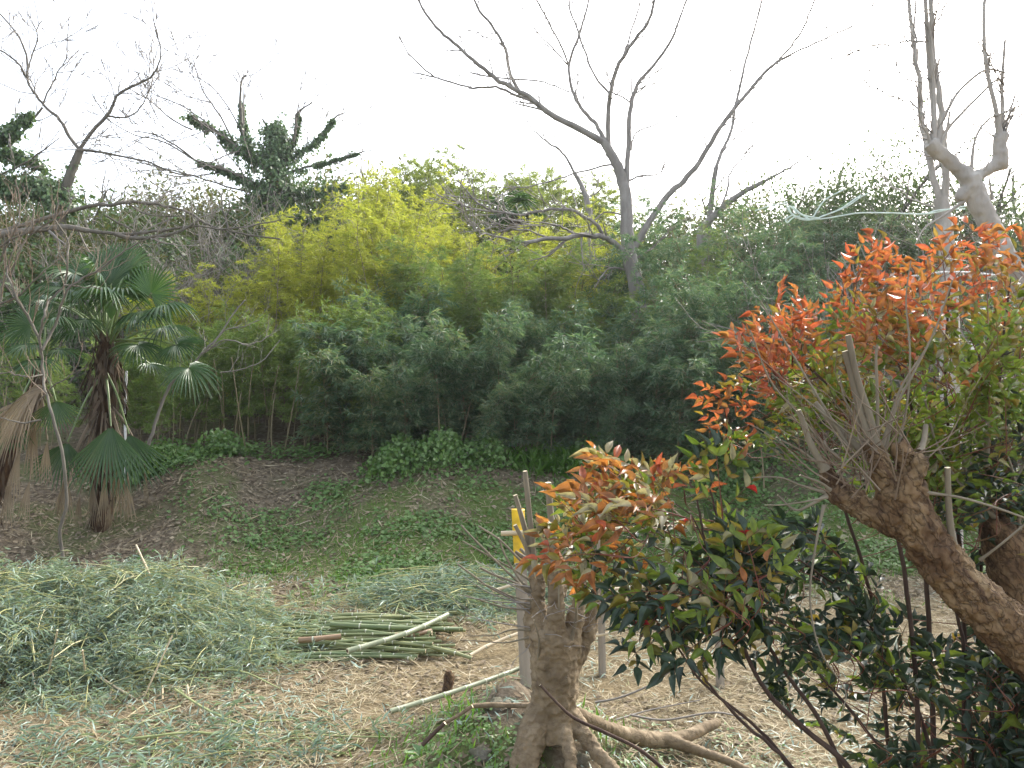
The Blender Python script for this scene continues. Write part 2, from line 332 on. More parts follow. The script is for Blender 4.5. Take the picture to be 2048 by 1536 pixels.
at_n = t.nodes.new('ShaderNodeAttribute'); at_n.attribute_name = 'cover'
sep = t.nodes.new('ShaderNodeSeparateColor'); t.links.new(at_n.outputs['Color'], sep.inputs[0])
tc = t.nodes.new('ShaderNodeTexCoord')
def tnoise(scale, detail=6):
    n = t.nodes.new('ShaderNodeTexNoise'); n.inputs['Scale'].default_value = scale; n.inputs['Detail'].default_value = detail; n.inputs['Roughness'].default_value = .7
    t.links.new(tc.outputs['Object'], n.inputs['Vector']); return n.outputs['Fac']
soil = ramp(t, tnoise(9), [(.3, (.065, .05, .035)), (.5, (.15, .12, .085)), (.7, (.25, .21, .155))])
strawc = ramp(t, tnoise(22), [(.3, (.09, .068, .038)), (.5, (.19, .148, .085)), (.72, (.30, .24, .145))])
greenc = ramp(t, tnoise(26), [(.3, (.06, .065, .025)), (.5, (.09, .135, .035)), (.7, (.16, .2, .07))])
def mixc(f, a, bb):
    n = t.nodes.new('ShaderNodeMix'); n.data_type = 'RGBA'; t.links.new(f, n.inputs['Factor']); t.links.new(a, n.inputs['A']); t.links.new(bb, n.inputs['B']); return n.outputs['Result']
c1 = mixc(sep.outputs[0], soil, strawc); c2 = mixc(sep.outputs[1], c1, greenc)
t.links.new(c2, b.inputs['Base Color']); b.inputs['Roughness'].default_value = .95; b.inputs['Specular IOR Level'].default_value = .1
bp = t.nodes.new('ShaderNodeBump'); bp.inputs['Strength'].default_value = .8; bp.inputs['Distance'].default_value = .04
t.links.new(tnoise(30), bp.inputs['Height']); t.links.new(bp.outputs[0], b.inputs['Normal'])
ground = mb.build('ground', m); tag(ground, kind='structure')
ca = ground.data.color_attributes.new('cover', 'FLOAT_COLOR', 'POINT')
ca.data.foreach_set('color', np.stack([zs, zgn, zs * 0, zs * 0 + 1], -1).astype(np.float32).ravel())

# ------------------------------------------------------------------ leaf builders
def kites(mb, P, D, N, L, W, m=0, fold=.15, droop=0.0):
    """flat lance shaped leaves: two triangles each, folded along the midrib"""
    P = np.asarray(P, float); n = len(P)
    if n == 0: return
    D = unit(D); S = unit(np.cross(D, N)); N2 = np.cross(S, D)
    L = np.broadcast_to(L, (n,))[:, None]; W = np.broadcast_to(W, (n,))[:, None]
    b0 = P; tip = P + D * L - UP * (L * droop); mid = P + D * L * .42
    l = mid + S * W * .5 + N2 * W * fold; r = mid - S * W * .5 + N2 * W * fold
    V = np.stack([b0, l, tip, r], 1).reshape(-1, 3); i = np.arange(n)[:, None] * 4
    F = np.stack([np.hstack([i, i + 2, i + 1]), np.hstack([i, i + 3, i + 2])], 1).reshape(-1, 3)
    mb.add(V, F, m if np.isscalar(m) else np.repeat(m, 2))

def rand_unit(n):
    v = rng.normal(size=(n, 3)); return unit(v)

# ------------------------------------------------------------------ bamboo plants
def bamboo_variant(h, leaf, seed, arch=.35, dens=1.0, spread=1.0, start=.22, droop=.35):
    r = random.Random(seed); q = np.random.default_rng(seed)
    n = 14; s = np.linspace(0, 1, n)
    culm = np.stack([arch * h * s ** 2.4, .03 * h * np.sin(s * 3 + seed), h * (s - .16 * arch * s ** 4)], -1)
    mc = MB(); mc.tube(culm, np.linspace(.022, .004, n) * (h / 4.5) ** .6, 5)
    P = []; D = []
    nodes = int(18 * dens + 5)
    for k in range(nodes):
        f = start + (1 - start) * (k + r.random()) / nodes
        base = np.array([np.interp(f, s, culm[:, i]) for i in range(3)])
        for bidx in range(2 if f < .9 else 1):
            a = r.uniform(0, 2 * math.pi); el = r.uniform(.2, .9)
            bl = spread * (0.75 - .45 * f) * r.uniform(.7, 1.25) * (h / 4.5) ** .5
            d = np.array([math.cos(a) * math.cos(el), math.sin(a) * math.cos(el), math.sin(el)])
            q_ = np.linspace(0, 1, 5)[:, None]
            br = base + d * bl * q_ - UP * (bl * .45 * q_ ** 2)
            mc.tube(br, np.linspace(.006, .002, 5), 3)
            for tw in range(r.randint(5, 8)):
                u = r.uniform(.25, 1); p0 = br[0] + (br[-1] - br[0]) * u
                p0 = np.array([np.interp(u, q_[:, 0], br[:, i]) for i in range(3)])
                td = unit(d * .6 + np.array([r.gauss(0, .6), r.gauss(0, .6), r.uniform(-.3, .35)]))
                tl = r.uniform(.12, .3) * spread
                for lf in range(r.randint(8, 13)):
                    uu = 1 - .65 * r.random() ** 1.6; P.append(p0 + td * tl * uu - UP * (.15 * tl * uu))
                    D.append(unit(td + np.array([r.gauss(0, .55), r.gauss(0, .55), r.gauss(-droop, .4)])))
    P = np.array(P); D = np.array(D); nl = len(P)
    N = unit(UP + q.normal(size=(nl, 3)) * .5)
    ml = MB(); L = leaf * q.uniform(.65, 1.2, nl)
    kites(ml, P, D, N, L, L * q.uniform(.13, .19, nl), 0, .12, .12)
    return mc, ml, h

def bamboo_kind(mat, specs):
    outl = []
    for i, sp in enumerate(specs):
        mc, ml, h = bamboo_variant(*sp[:2], seed=sp[2], **sp[3])
        root = thing('bamboo', (0, 0, 0), None, None)
        mc.build('culm', M['culm_thin'], root); f = ml.build('foliage', mat, root); tag(f, kind='stuff')
        outl.append([root, h, False])
    return outl

def place_bamboo(kind, x, y, ztop, label, group, rz=None, tilt=(0, 0)):
    z = gz(x, y); need = ztop - z
    v = min(kind, key=lambda k: abs(k[1] - need) + rnd.uniform(0, 1.2)); sc_ = need / v[1]
    if not v[2]:
        o = v[0]; v[2] = True; o.location = (x, y, z); o.rotation_euler = (tilt[0], tilt[1], rz if rz is not None else rnd.uniform(0, 6.28)); o.scale = (sc_,) * 3
    else:
        o = copy_tree(v[0], (x, y, z), rz if rz is not None else rnd.uniform(0, 6.28), sc_, tilt)
    tag(o, label, 'bamboo', group); return o

KD = bamboo_kind(M['bamboo_dark'], [(3.6, .125, 1, dict(arch=.3, droop=.45, start=.15)), (3.9, .13, 2, dict(arch=.22, droop=.4, start=.1, spread=.9)), (3.3, .12, 3, dict(arch=.4, droop=.35, start=.2)), (4.4, .125, 4, dict(arch=.25, droop=.4, start=.25, spread=.9)), (2.4, .135, 5, dict(arch=.5, droop=.5, start=.05, dens=1.1)), (1.9, .13, 7, dict(arch=.6, droop=.5, start=.05, dens=1.1)), (6.0, .125, 6, dict(arch=.2, droop=.35, start=.3, dens=1.5)), (4.1, .115, 8, dict(arch=.15, droop=.3, start=.3, spread=1.15, dens=.7))])
KM = bamboo_kind(M['bamboo_mid'], [(4.2, .14, 11, dict(arch=.25, droop=.35)), (5.0, .14, 12, dict(arch=.2, droop=.3, dens=1.2)), (3.4, .13, 13, dict(arch=.3, droop=.35)), (5.6, .13, 14, dict(arch=.22, droop=.3, dens=1.3))])
KY = bamboo_kind(M['bamboo_yellow'], [(4.6, .12, 21, dict(arch=.12, droop=.2, spread=.85)), (5.4, .12, 22, dict(arch=.15, droop=.25, dens=1.3, spread=.9)), (6.2, .12, 23, dict(arch=.1, droop=.2, dens=1.5, spread=.85)), (5.0, .11, 24, dict(arch=.2, droop=.2, dens=1.2, spread=.8)), (3.8, .12, 25, dict(arch=.12, droop=.2, spread=.8))])
KF = bamboo_kind(M['bamboo_far'], [(7.0, .2, 31, dict(arch=.1, droop=.2, dens=1.6, spread=1.1)), (8.0, .2, 32, dict(arch=.12, droop=.2, dens=1.8, spread=1.1)), (6.0, .2, 33, dict(arch=.1, droop=.2, dens=1.5))])

def ztop(py, Y): return CAMH - (py - HZ) / FPX * Y
def fill(kind, n, x0, x1, y0, y1, tops, label, group, arch_cam=False, jitter=25):
    """bamboo between two image columns, depth y0..y1, crown height read off the photographed outline"""
    for i in range(n):
        Y = y0 + (y1 - y0) * ((i * .618) % 1); px = x0 + (x1 - x0) * (i + rnd.uniform(.1, .9)) / n
        top = np.interp(px, [p[0] for p in tops], [p[1] for p in tops]) + rnd.uniform(-jitter, jitter)
        x = (px - 1024) / FPX * Y
        place_bamboo(kind, x, Y, ztop(top, Y), label, group, rz=(-math.pi / 2 + rnd.uniform(-.9, .9)) if arch_cam else None, tilt=(rnd.gauss(0, .05), rnd.gauss(0, .05)))

# front dark row, leaning out over the bank
fill(KD, 30, 640, 1520, 14.6, 15.9, [(640, 730), (720, 660), (820, 650), (1000, 660), (1150, 690), (1300, 660), (1400, 580), (1520, 570)], 'dark green bamboo leaning out over the bank in the front row', 'dark bamboo of the front row', True, 50)
fill(KD + KM[:2], 34, 690, 1560, 16.0, 17.8, [(700, 620), (760, 560), (850, 610), (1000, 640), (1150, 620), (1230, 650), (1290, 650), (1350, 570), (1420, 480), (1560, 480)], 'green bamboo of the second row, below the tall bare tree', 'bamboo of the second row', False, 55)
fill(KD, 36, 1345, 2150, 17.5, 20.5, [(1300, 480), (1380, 400), (1500, 400), (1600, 430), (1750, 450), (1900, 470), (2150, 480)], 'tall dark green bamboo right of the bare tree', 'tall dark bamboo on the right', False, 45)
fill(KD, 14, 1500, 2200, 13.5, 16, [(1500, 600), (1700, 560), (2200, 560)], 'dark green bamboo behind the orange bush', 'dark bamboo behind the orange bush')
fill(KD, 18, 700, 1560, 14.0, 14.9, [(640, 780), (720, 730), (820, 720), (1000, 740), (1150, 760), (1300, 740), (1400, 680), (1560, 690)], 'low dark bamboo with long drooping leaves hanging over the crest of the bank', 'low drooping bamboo on the crest', True, 45)
fill(KD, 12, 1180, 1330, 20.2, 22, [(1180, 470), (1330, 440)], 'dark bamboo round the foot of the tall bare trunk', 'dark bamboo round the bare trunk')
# mid green
fill(KM, 40, 250, 760, 14.8, 17.5, [(250, 690), (400, 640), (520, 640), (640, 640), (760, 600)], 'fine leaved mid green bamboo right of the fan palm', 'green bamboo behind the palm')
fill(KM, 30, 760, 1280, 17.8, 19.5, [(700, 540), (800, 520), (950, 510), (1100, 530), (1190, 570), (1280, 640)], 'mid green bamboo above the dark front row', 'green bamboo above the front row', False, 50)
fill(KM, 14, -60, 330, 14, 17, [(-60, 640), (150, 700), (330, 690)], 'green bamboo in the shade behind the two palms', 'green bamboo behind the two palms')
# yellow
fill(KY, 46, 420, 860, 18.0, 22, [(420, 580), (480, 520), (560, 470), (600, 430), (660, 460), (740, 400), (860, 450)], 'sunlit yellow green bamboo in the upper grove left of the bare tree', 'yellow green bamboo of the upper grove', False, 45)
fill(KY, 24, 660, 900, 22, 25, [(660, 470), (700, 370), (740, 340), (800, 350), (840, 400), (900, 450)], 'tallest yellow green bamboo at the middle of the grove', 'tallest yellow bamboo')
fill(KY, 34, 860, 1220, 20, 23.5, [(860, 450), (950, 480), (1080, 470), (1130, 410), (1220, 430)], 'yellow green bamboo close left of the bare tree trunk', 'yellow bamboo by the bare tree')
fill(KY, 12, 270, 470, 17.5, 21, [(270, 560), (340, 560), (400, 590), (470, 540)], 'low yellow green bamboo above the palm crown', 'yellow bamboo above the palm')
# far skyline
fill(KF, 44, 780, 1260, 28, 35, [(800, 360), (850, 335), (925, 310), (960, 330), (1000, 355), (1080, 350), (1160, 365), (1240, 375)], 'distant yellow green bamboo on the skyline left of the bare tree', 'distant bamboo on the skyline')

# ------------------------------------------------------------------ generic leafy shrubs and trees
def crown_leaves(mb, c, rad, n, leaf, m=0, clumps=40, aspect=.55):
    c = np.asarray(c, float); cl = rand_unit(clumps) * (rng.random((clumps, 1)) ** .4) * np.asarray(rad) 
    k = rng.integers(0, clumps, n); sp = np.mean(rad) * .26
    P = c + cl[k] + rng.normal(size=(n, 3)) * sp * .55
    D = unit(unit(P - c) * .8 + rng.normal(size=(n, 3)) * .7 - UP * .2)
    L = leaf * rng.uniform(.6, 1.25, n); kites(mb, P, D, unit(UP + rng.normal(size=(n, 3)) * .6), L, L * aspect, m, .15, .1)

def grow(paths, p, d, L, r, depth, q, nseg=5, wob=.18, lift=.05, kids=(2, 4), ratio=.62, spread=.75, rmin=.0022):
    pts = [np.array(p, float)]; d = unit(d)
    for i in range(nseg):
        d = unit(d + q.normal(size=3) * wob + UP * lift); pts.append(pts[-1] + d * L / nseg)
    r1 = max(r * .45, rmin); rr = np.linspace(r, r1, nseg + 1); paths.append((np.array(pts), rr, depth))
    if depth <= 0: return
    for k in range(int(q.integers(kids[0], kids[1] + 1))):
        f = q.uniform(.3, .98); i = min(int(f * nseg), nseg - 1); u = f * nseg - i
        pp = pts[i] + (pts[i + 1] - pts[i]) * u; dd = unit(pts[i + 1] - pts[i]); side = unit(np.cross(dd, q.normal(size=3)))
        grow(paths, pp, unit(dd + side * spread * q.uniform(.6, 1.3)), L * ratio * q.uniform(.7, 1.2), max(r * (1 - .5 * f) * .55, rmin), depth - 1, q, nseg, wob, lift, kids, ratio, spread, rmin)

def leafy_proto(name, mat, h, rad, n, leaf, clumps, seed, aspect=.55):
    global rng
    keep = rng; rng = np.random.default_rng(seed)
    root = thing(name, (0, 0, 0), None, None); q = np.random.default_rng(seed)
    mt = MB(); paths = []
    grow(paths, (0, 0, 0), (0.05, 0, 1), h * .75, .045 * h ** .8, 2, q, 6, .12, .05, (4, 6), .5, .8)
    for p, r_, d_ in paths: mt.tube(p, r_, 6 if d_ == 2 else 4)
    mt.build('trunk', M['bark_ivy'], root)
    ml = MB(); crown_leaves(ml, (0, 0, h * .6), rad, n, leaf, 0, clumps, aspect); f = ml.build('crown', mat, root); tag(f, kind='stuff')
    rng = keep
    return [root, h, False]
SH = [leafy_proto('evergreen_tree', M['evergreen'], 5, (1.9, 1.9, 2.2), 15000, .105, 110, 41, .4), leafy_proto('evergreen_tree', M['evergreen'], 5, (2.2, 1.8, 2.0), 15000, .105, 100, 42, .4)]
TH = [leafy_proto('thicket_shrub', M['hedge'], 4, (2.0, 1.8, 1.8), 11000, .13, 80, 43, .4), leafy_proto('thicket_shrub', M['hedge'], 4, (1.8, 1.8, 2.0), 11000, .13, 90, 44, .35), leafy_proto('thicket_shrub', M['ivy'], 4, (2.2, 1.8, 1.7), 11000, .12, 90, 45, .8)]
def put(kind, k, px, top, Y, label, cat, group, sx=1.0):
    x = (px - 1024) / FPX * Y; z = gz(x, Y); v = kind[k % len(kind)]; s = (ztop(top, Y) - z) / (v[1] * 1.02)
    if not v[2]: o = v[0]; v[2] = True
    else: o = copy_tree(v[0], (0, 0, 0))
    o.location = (x, Y, z); o.rotation_euler = (0, 0, rnd.uniform(0, 6.28)); o.scale = (s * sx, s * sx, s); tag(o, label, cat, group); return o
for i, (px, top, Y) in enumerate([(1600, 345, 21), (1690, 330, 21.5), (1790, 310, 20.5), (1880, 330, 21), (1540, 390, 22), (1980, 380, 22), (1740, 390, 19.5), (2080, 390, 21)]):
    put(SH, i, px, top, Y, ['dark evergreen tree on the skyline above the rope tangle', 'dark evergreen tree on the skyline right of the rope tangle', 'tallest dark evergreen tree on the right skyline', 'dark evergreen tree on the skyline behind the twin stemmed bare tree', 'leftmost dark evergreen tree on the right skyline', 'dark evergreen tree on the skyline behind the pollarded trunk', 'lower dark evergreen tree in front, just above the orange crown', 'dark evergreen tree at the right edge of the frame'][i], 'tree', 'evergreen trees on the right skyline')
for i, (px, top, Y) in enumerate([(-40, 400, 27), (90, 390, 26), (200, 420, 27), (290, 410, 30), (360, 395, 29), (430, 400, 31), (480, 440, 26), (620, 390, 30), (690, 385, 31), (760, 370, 33), (330, 470, 24), (420, 490, 24), (130, 480, 23), (230, 490, 22.5), (20, 500, 21), (1030, 440, 27), (1120, 450, 28), (560, 430, 28), (1440, 420, 28), (380, 530, 22), (290, 540, 21.5), (1330, 440, 27)]):
    put(TH, i if i != 5 else 0, px, top, Y, 'dull olive evergreen shrub on the hillside behind the grove', 'shrub', 'hillside shrubs behind the grove', 1.15)

# ------------------------------------------------------------------ bare trees traced limb by limb
def px_path(pts, Y, n=3, wob=0.0):
    """pts: (px, py) or (px, py, dY)"""
    P = np.array([at(p[0], p[1], Y + (p[2] if len(p) > 2 else 0)) for p in pts]); P = catmull(P, n)
    if wob: P = P + rng.normal(size=P.shape) * wob * np.array([1, 1, 1]) * np.sin(np.linspace(0, np.pi, len(P)))[:, None]
    return P
def wpx(w, Y): return w / 2 / FPX * Y

def bare_tree(name, Y, trunk, limbs, label, cat='tree', mat='bark_grey', twig='twig', seed=1, twig_n=3, twig_len=.9, depth=1, base=None, group=None, twig_lift=.08, limb_name='branch', tdens=1.0):
    b0 = at(trunk[0][0], trunk[0][1], Y) if base is None else base
    zb = gz(b0[0], b0[1]); root = thing(name, (b0[0], b0[1], zb), label, cat, group); q = np.random.default_rng(seed)
    P = px_path([t_[:2] for t_ in trunk], Y, 4, .01); rr = np.interp(np.linspace(0, 1, len(P)), np.linspace(0, 1, len(trunk)), [wpx(t_[2], Y) for t_ in trunk])
    foot = np.array([[b0[0], b0[1], zb - .15]]); 
    if P[0][2] - zb > .3:
        f = np.linspace(0, 1, 5)[:-1, None]; P = np.vstack([foot + (P[0] - foot) * f, P]); rr = np.concatenate([np.linspace(rr[0] * 1.4, rr[0], 5)[:-1], rr])
    mt = MB(); mt.tube(P, rr, 12, 0, 0, lump=.04); mt.build('trunk', M[mat], root)
    paths = []
    for lb in limbs:
        pts, w0, w1 = lb[0], lb[1], lb[2]; tn = lb[3] if len(lb) > 3 else twig_n
        dy = 0; pp = []
        slope = q.uniform(-.9, .9)
        for i, p_ in enumerate(pts): pp.append((p_[0], p_[1], slope * i / max(len(pts) - 1, 1) if len(lb) < 5 else lb[4] * i / max(len(pts) - 1, 1)))
        P = px_path(pp, Y, 4, .012); r_ = np.linspace(wpx(w0 * .86, Y), wpx(w1 * .86, Y), len(P)); 
        m_ = MB(); m_.tube(P, r_ * (1 + .10 * (rng.random(len(P)) - .5)), 8 if w0 > 8 else 6, 0, 0); m_.build(limb_name, M[mat], root)
        for k in range(int(tn * tdens)):
            f = q.uniform(.25, 1); i = min(int(f * (len(P) - 1)), len(P) - 2); d0 = unit(P[i + 1] - P[i]); side = unit(np.cross(d0, q.normal(size=3)))
            rm = .0088 * Y / 20; grow(paths, P[i], unit(d0 + side * .8), twig_len * q.uniform(.5, 1.4), max(r_[i] * .4, rm * 1.3), depth, q, 4, .16, twig_lift, (1, 3), .6, .7, rm)
    if paths:
        mt = MB()
        for p, r_, d_ in paths: mt.tube(p, r_, 4)
        mt.build('twigs', M[twig], root)
    return root, paths

bare_tree('bare_tree', 19, [(1280, 640, 33), (1272, 570, 31), (1260, 515, 30), (1254, 470, 27), (1252, 400, 24), (1245, 365, 22), (1238, 340, 21), (1224, 312, 19), (1208, 284, 17)], [
    ([(1209, 286), (1160, 258), (1110, 234), (1075, 207), (1040, 183), (1000, 162), (958, 130), (915, 92), (880, 62), (850, 25), (832, -10)], 17, 4, 6),
    ([(1042, 190), (1022, 150), (1010, 100), (990, 60), (960, 22), (942, -15)], 9, 5, 4),
    ([(1075, 207), (1035, 192), (990, 173), (945, 176), (900, 164), (860, 152), (825, 145)], 7, 3, 4),
    ([(870, 155), (835, 125), (803, 85), (798, 55)], 4, 2, 2),
    ([(940, 145), (985, 155), (1050, 160), (1100, 168), (1140, 185)], 4, 3, 2),
    ([(1213, 290), (1200, 262), (1188, 244), (1162, 215), (1145, 182), (1138, 132), (1155, 80), (1172, 25), (1180, -15)], 11, 4, 4),
    ([(1138, 132), (1122, 92), (1098, 45), (1065, -15)], 5, 4, 3),
    ([(1135, 130), (1105, 95), (1068, 55), (1040, 5)], 3.5, 2, 2),
    ([(1217, 290), (1216, 240), (1220, 190), (1232, 140), (1246, 115), (1270, 78), (1298, 40), (1312, -15)], 12, 6, 5),
    ([(1218, 186), (1190, 152), (1168, 95), (1148, 45), (1138, 5), (1140, -15)], 6, 4, 3),
    ([(1246, 115), (1258, 75), (1275, 25), (1285, -15)], 5, 3, 2),
    ([(1252, 395), (1254, 340), (1256, 300), (1260, 225), (1270, 180), (1282, 160), (1315, 120), (1345, 75), (1360, 35), (1378, -15)], 14, 4, 5),
    ([(1335, 105), (1356, 90), (1385, 55), (1400, 45)], 3.5, 2, 1),
    ([(1260, 205), (1240, 190), (1222, 185)], 4, 4, 1),
    ([(1262, 300), (1268, 272), (1300, 252), (1350, 235), (1400, 215)], 5, 2, 3),
    ([(1266, 500), (1298, 445), (1335, 392), (1366, 362), (1398, 325), (1430, 270), (1470, 215), (1498, 182), (1530, 145), (1556, 122)], 16, 7, 5),
    ([(1556, 122), (1590, 82), (1612, 45), (1634, -15)], 5, 4, 3),
    ([(1556, 122), (1600, 100), (1660, 72), (1710, 48), (1765, -15)], 5, 3.5, 3),
    ([(1254, 520), (1238, 496), (1215, 476), (1190, 472), (1160, 470), (1130, 478), (1090, 478), (1060, 484), (1030, 482)], 15, 7, 6, -1.5),
    ([(1155, 470), (1125, 455), (1100, 447), (1080, 444)], 6, 3, 3, -1),
    ([(1030, 482), (990, 472), (955, 462), (935, 440), (920, 405)], 6, 2, 6, -.5),
    ([(1100, 478), (1060, 462), (1010, 455), (985, 442)], 5, 2, 4, -.5),
    ([(1208, 480), (1195, 450), (1165, 432), (1145, 420), (1100, 418), (1050, 428), (1000, 425), (965, 412), (945, 395), (915, 360)], 9, 3, 8, -1.2),
    ([(1000, 425), (960, 420), (925, 410), (900, 395)], 5, 2, 4, -.6),
    ([(1250, 540), (1225, 535), (1205, 550), (1190, 575)], 4, 3, 2),
    ([(1275, 515), (1310, 490), (1345, 455)], 4, 2, 2),
    ([(1245, 350), (1240, 335), (1215, 330), (1160, 345), (1100, 362), (1050, 375), (1020, 372)], 6, 2, 5),
    ([(1250, 365), (1280, 352), (1310, 350), (1330, 345)], 6, 2, 4),
    ([(1252, 430), (1210, 425), (1185, 445), (1160, 480), (1140, 505)], 4, 2, 3),
], 'tall bare grey tree with spreading boughs rising from the bamboo', mat='bark_grey', seed=3, twig_len=.85, depth=1, tdens=1.7)

bare_tree('bare_tree', 22, [(1415, 470, 14), (1420, 430, 12), (1425, 380, 10), (1432, 335, 10)], [
    ([(1432, 335), (1445, 300), (1460, 270), (1470, 215), (1485, 150), (1500, 90), (1514, 40), (1526, -15)], 9, 4, 4),
    ([(1445, 305), (1480, 265), (1510, 240), (1535, 225)], 4, 2, 3),
    ([(1425, 390), (1450, 350), (1485, 310), (1520, 280)], 4, 2, 3)],
    'slim bare tree with dark stem just right of the big bare tree', seed=4, twig_len=.8)
bare_tree('bare_tree', 20, [(1400, 460, 14), (1440, 420, 13), (1480, 388, 11), (1530, 362, 9)], [
    ([(1530, 362), (1570, 340), (1600, 322), (1620, 310)], 7, 2, 5),
    ([(1440, 420), (1455, 380), (1462, 345), (1490, 310), (1520, 270)], 6, 2, 5)],
    'leaning bare tree slanting right above the dark bamboo', seed=5, twig_len=.8)
bare_tree('bare_tree', 26, [(1180, 430, 12), (1172, 395, 11), (1162, 370, 9), (1148, 345, 8)], [
    ([(1148, 345), (1138, 325), (1120, 300), (1100, 288), (1080, 272), (1060, 252), (1055, 240)], 7, 2, 4),
    ([(1172, 395), (1195, 385), (1205, 370)], 4, 2, 2)],
    'small pale bare tree just left of the big bare trunk on the skyline', seed=6, twig_len=.8)

# ------------------------------------------------------------------ ivy clad trees on the left skyline
def ivy_on(mbi, P, rad, n, leaf, q):
    k = q.integers(0, len(P) - 1, n); u = q.random((n, 1)); C = P[k] + (P[k + 1] - P[k]) * u
    rr = np.interp((k + u[:, 0]), np.arange(len(P)), np.broadcast_to(rad, (len(P),)))
    d = unit(q.normal(size=(n, 3))); off = d * (rr * (.15 + np.abs(q.normal(size=n)) * .55) * (.55 + .9 * vnoise(C[:, 0] * 1.7 + d[:, 0] * 1.5, C[:, 2] * 1.7 + d[:, 2] * 1.5, 77)))[:, None]
    ok = vnoise((C + off)[:, 0] * 5, (C + off)[:, 2] * 5, 78) > .27 * q.random(n) + .12; C = C[ok]; off = off[ok]; d = d[ok]; n = len(C)
    L = leaf * q.uniform(.6, 1.3, n); kites(mbi, C + off, unit(d * .5 - UP * .7 + q.normal(size=(n, 3)) * .4), unit(d + UP * .4 + q.normal(size=(n, 3)) * .4), L, L * .85, 0, .1, .1)

def ivy_tree(Y, trunk, limbs, ivy, bare, label, seed, leaf=.105, twn=6, twl=1.5):
    root, paths = bare_tree('ivy_clad_tree', Y, trunk, limbs + bare, label, mat='bark_ivy', twig='twig', seed=seed, twig_n=twn, twig_len=twl, depth=2)
    q = np.random.default_rng(seed + 50); mi = MB()
    for pts, rads, n in ivy:
        P = px_path(pts, Y, 5); ivy_on(mi, P, np.interp(np.linspace(0, 1, len(P)), np.linspace(0, 1, len(rads)), [wpx(1.5 * r, Y) for r in rads]), n, leaf, q)
    f = mi.build('ivy', M['ivy'], root); tag(f, kind='stuff'); return root
ivy_tree(27, [(545, 470, 34), (546, 420, 34), (548, 370, 32), (550, 320, 26), (548, 285, 18)], [
    ([(540, 345), (505, 318), (470, 290), (430, 260), (385, 235)], 10, 5, 4), ([(525, 375), (480, 352), (440, 338), (392, 322)], 9, 4, 4),
    ([(515, 335), (492, 290), (484, 240), (480, 200), (484, 160), (492, 150)], 9, 3, 5), ([(548, 300), (540, 265), (525, 238)], 9, 4, 2),
    ([(560, 320), (585, 285), (592, 250), (595, 225), (625, 205)], 8, 3, 4), ([(565, 325), (610, 300), (645, 270), (670, 235), (690, 225)], 8, 3, 4), ([(565, 350), (610, 335), (660, 325), (720, 305), (748, 300)], 7, 2, 3)],
   [([(548, 450), (548, 390), (550, 330), (552, 300)], [42, 58, 52, 40], 9000), ([(560, 300), (555, 270), (548, 255)], [42, 34, 16], 3500), ([(520, 330), (470, 292), (430, 262), (372, 232)], [40, 24, 16, 13], 4200),
    ([(520, 380), (460, 345), (392, 322)], [26, 14, 8], 2200), ([(500, 310), (486, 255), (482, 205)], [26, 12, 5], 1800), ([(580, 300), (595, 255), (596, 228)], [18, 9, 4], 900), ([(590, 315), (640, 275), (668, 238)], [20, 10, 4], 1200),
    ([(590, 340), (650, 325), (715, 306)], [14, 7, 3], 900), ([(560, 385), (620, 385), (700, 372)], [30, 14, 12], 2600), ([(500, 400), (540, 410), (600, 405)], [30, 40, 24], 3000)],
   [([(430, 262), (400, 235), (350, 205), (310, 190), (285, 165)], 4, 2, 5), ([(392, 322), (350, 290), (310, 270), (270, 262)], 5, 2, 5), ([(385, 260), (345, 240), (305, 205), (255, 175)], 4, 2, 5), ([(470, 292), (440, 230), (405, 180), (385, 115)], 5, 2, 5),
    ([(500, 300), (460, 220), (430, 180), (390, 150)], 4, 2, 5), ([(392, 322), (330, 285), (270, 270), (215, 240)], 4, 2, 5), ([(520, 390), (450, 372), (380, 350), (300, 330), (230, 318)], 5, 2, 6), ([(440, 345), (380, 352), (320, 340), (250, 345)], 4, 2, 5)],
   'tree wrapped in dark ivy with bare boughs fanning out on the skyline', 8)
ivy_tree(22, [(120, 420, 22), (130, 380, 20), (142, 345, 18), (155, 312, 16), (162, 298, 13)], [
    ([(160, 300), (140, 275), (120, 240), (95, 218), (72, 190), (56, 160), (52, 110), (35, 70), (0, 28), (-20, 10)], 9, 3, 6), ([(54, 155), (60, 125), (75, 80), (72, 60), (85, 40)], 4, 2, 5), ([(85, 210), (105, 165), (125, 130), (135, 115)], 4, 2, 6),
    ([(52, 155), (35, 125), (0, 100), (-20, 90)], 5, 3, 4), ([(160, 298), (185, 262), (215, 230), (228, 205), (238, 188), (265, 172), (300, 155), (315, 135), (322, 100), (310, 60)], 9, 2.5, 8), ([(216, 232), (250, 235), (280, 215), (300, 180), (315, 155)], 5, 2, 4),
    ([(165, 300), (200, 304), (240, 312), (300, 325), (345, 345), (400, 352)], 7, 2, 8), ([(238, 188), (238, 170), (245, 155)], 3, 2, 2)],
   [([(130, 410), (110, 390), (60, 375), (0, 372)], [38, 44, 50, 50], 8000), ([(-20, 290), (20, 265), (50, 235)], [28, 22, 12], 2200), ([(-20, 310), (30, 310), (80, 330)], [14, 18, 20], 2200), ([(140, 350), (155, 310)], [13, 8], 500), ([(20, 275), (50, 250), (62, 225)], [12, 10, 7], 700)],
   [([(-20, 330), (40, 270), (85, 215)], 8, 5, 3), ([(0, 350), (60, 320), (120, 275)], 5, 2, 5)],
   'bare tree with ivy round its foot at the far left of the sky', 9, twl=1.3)

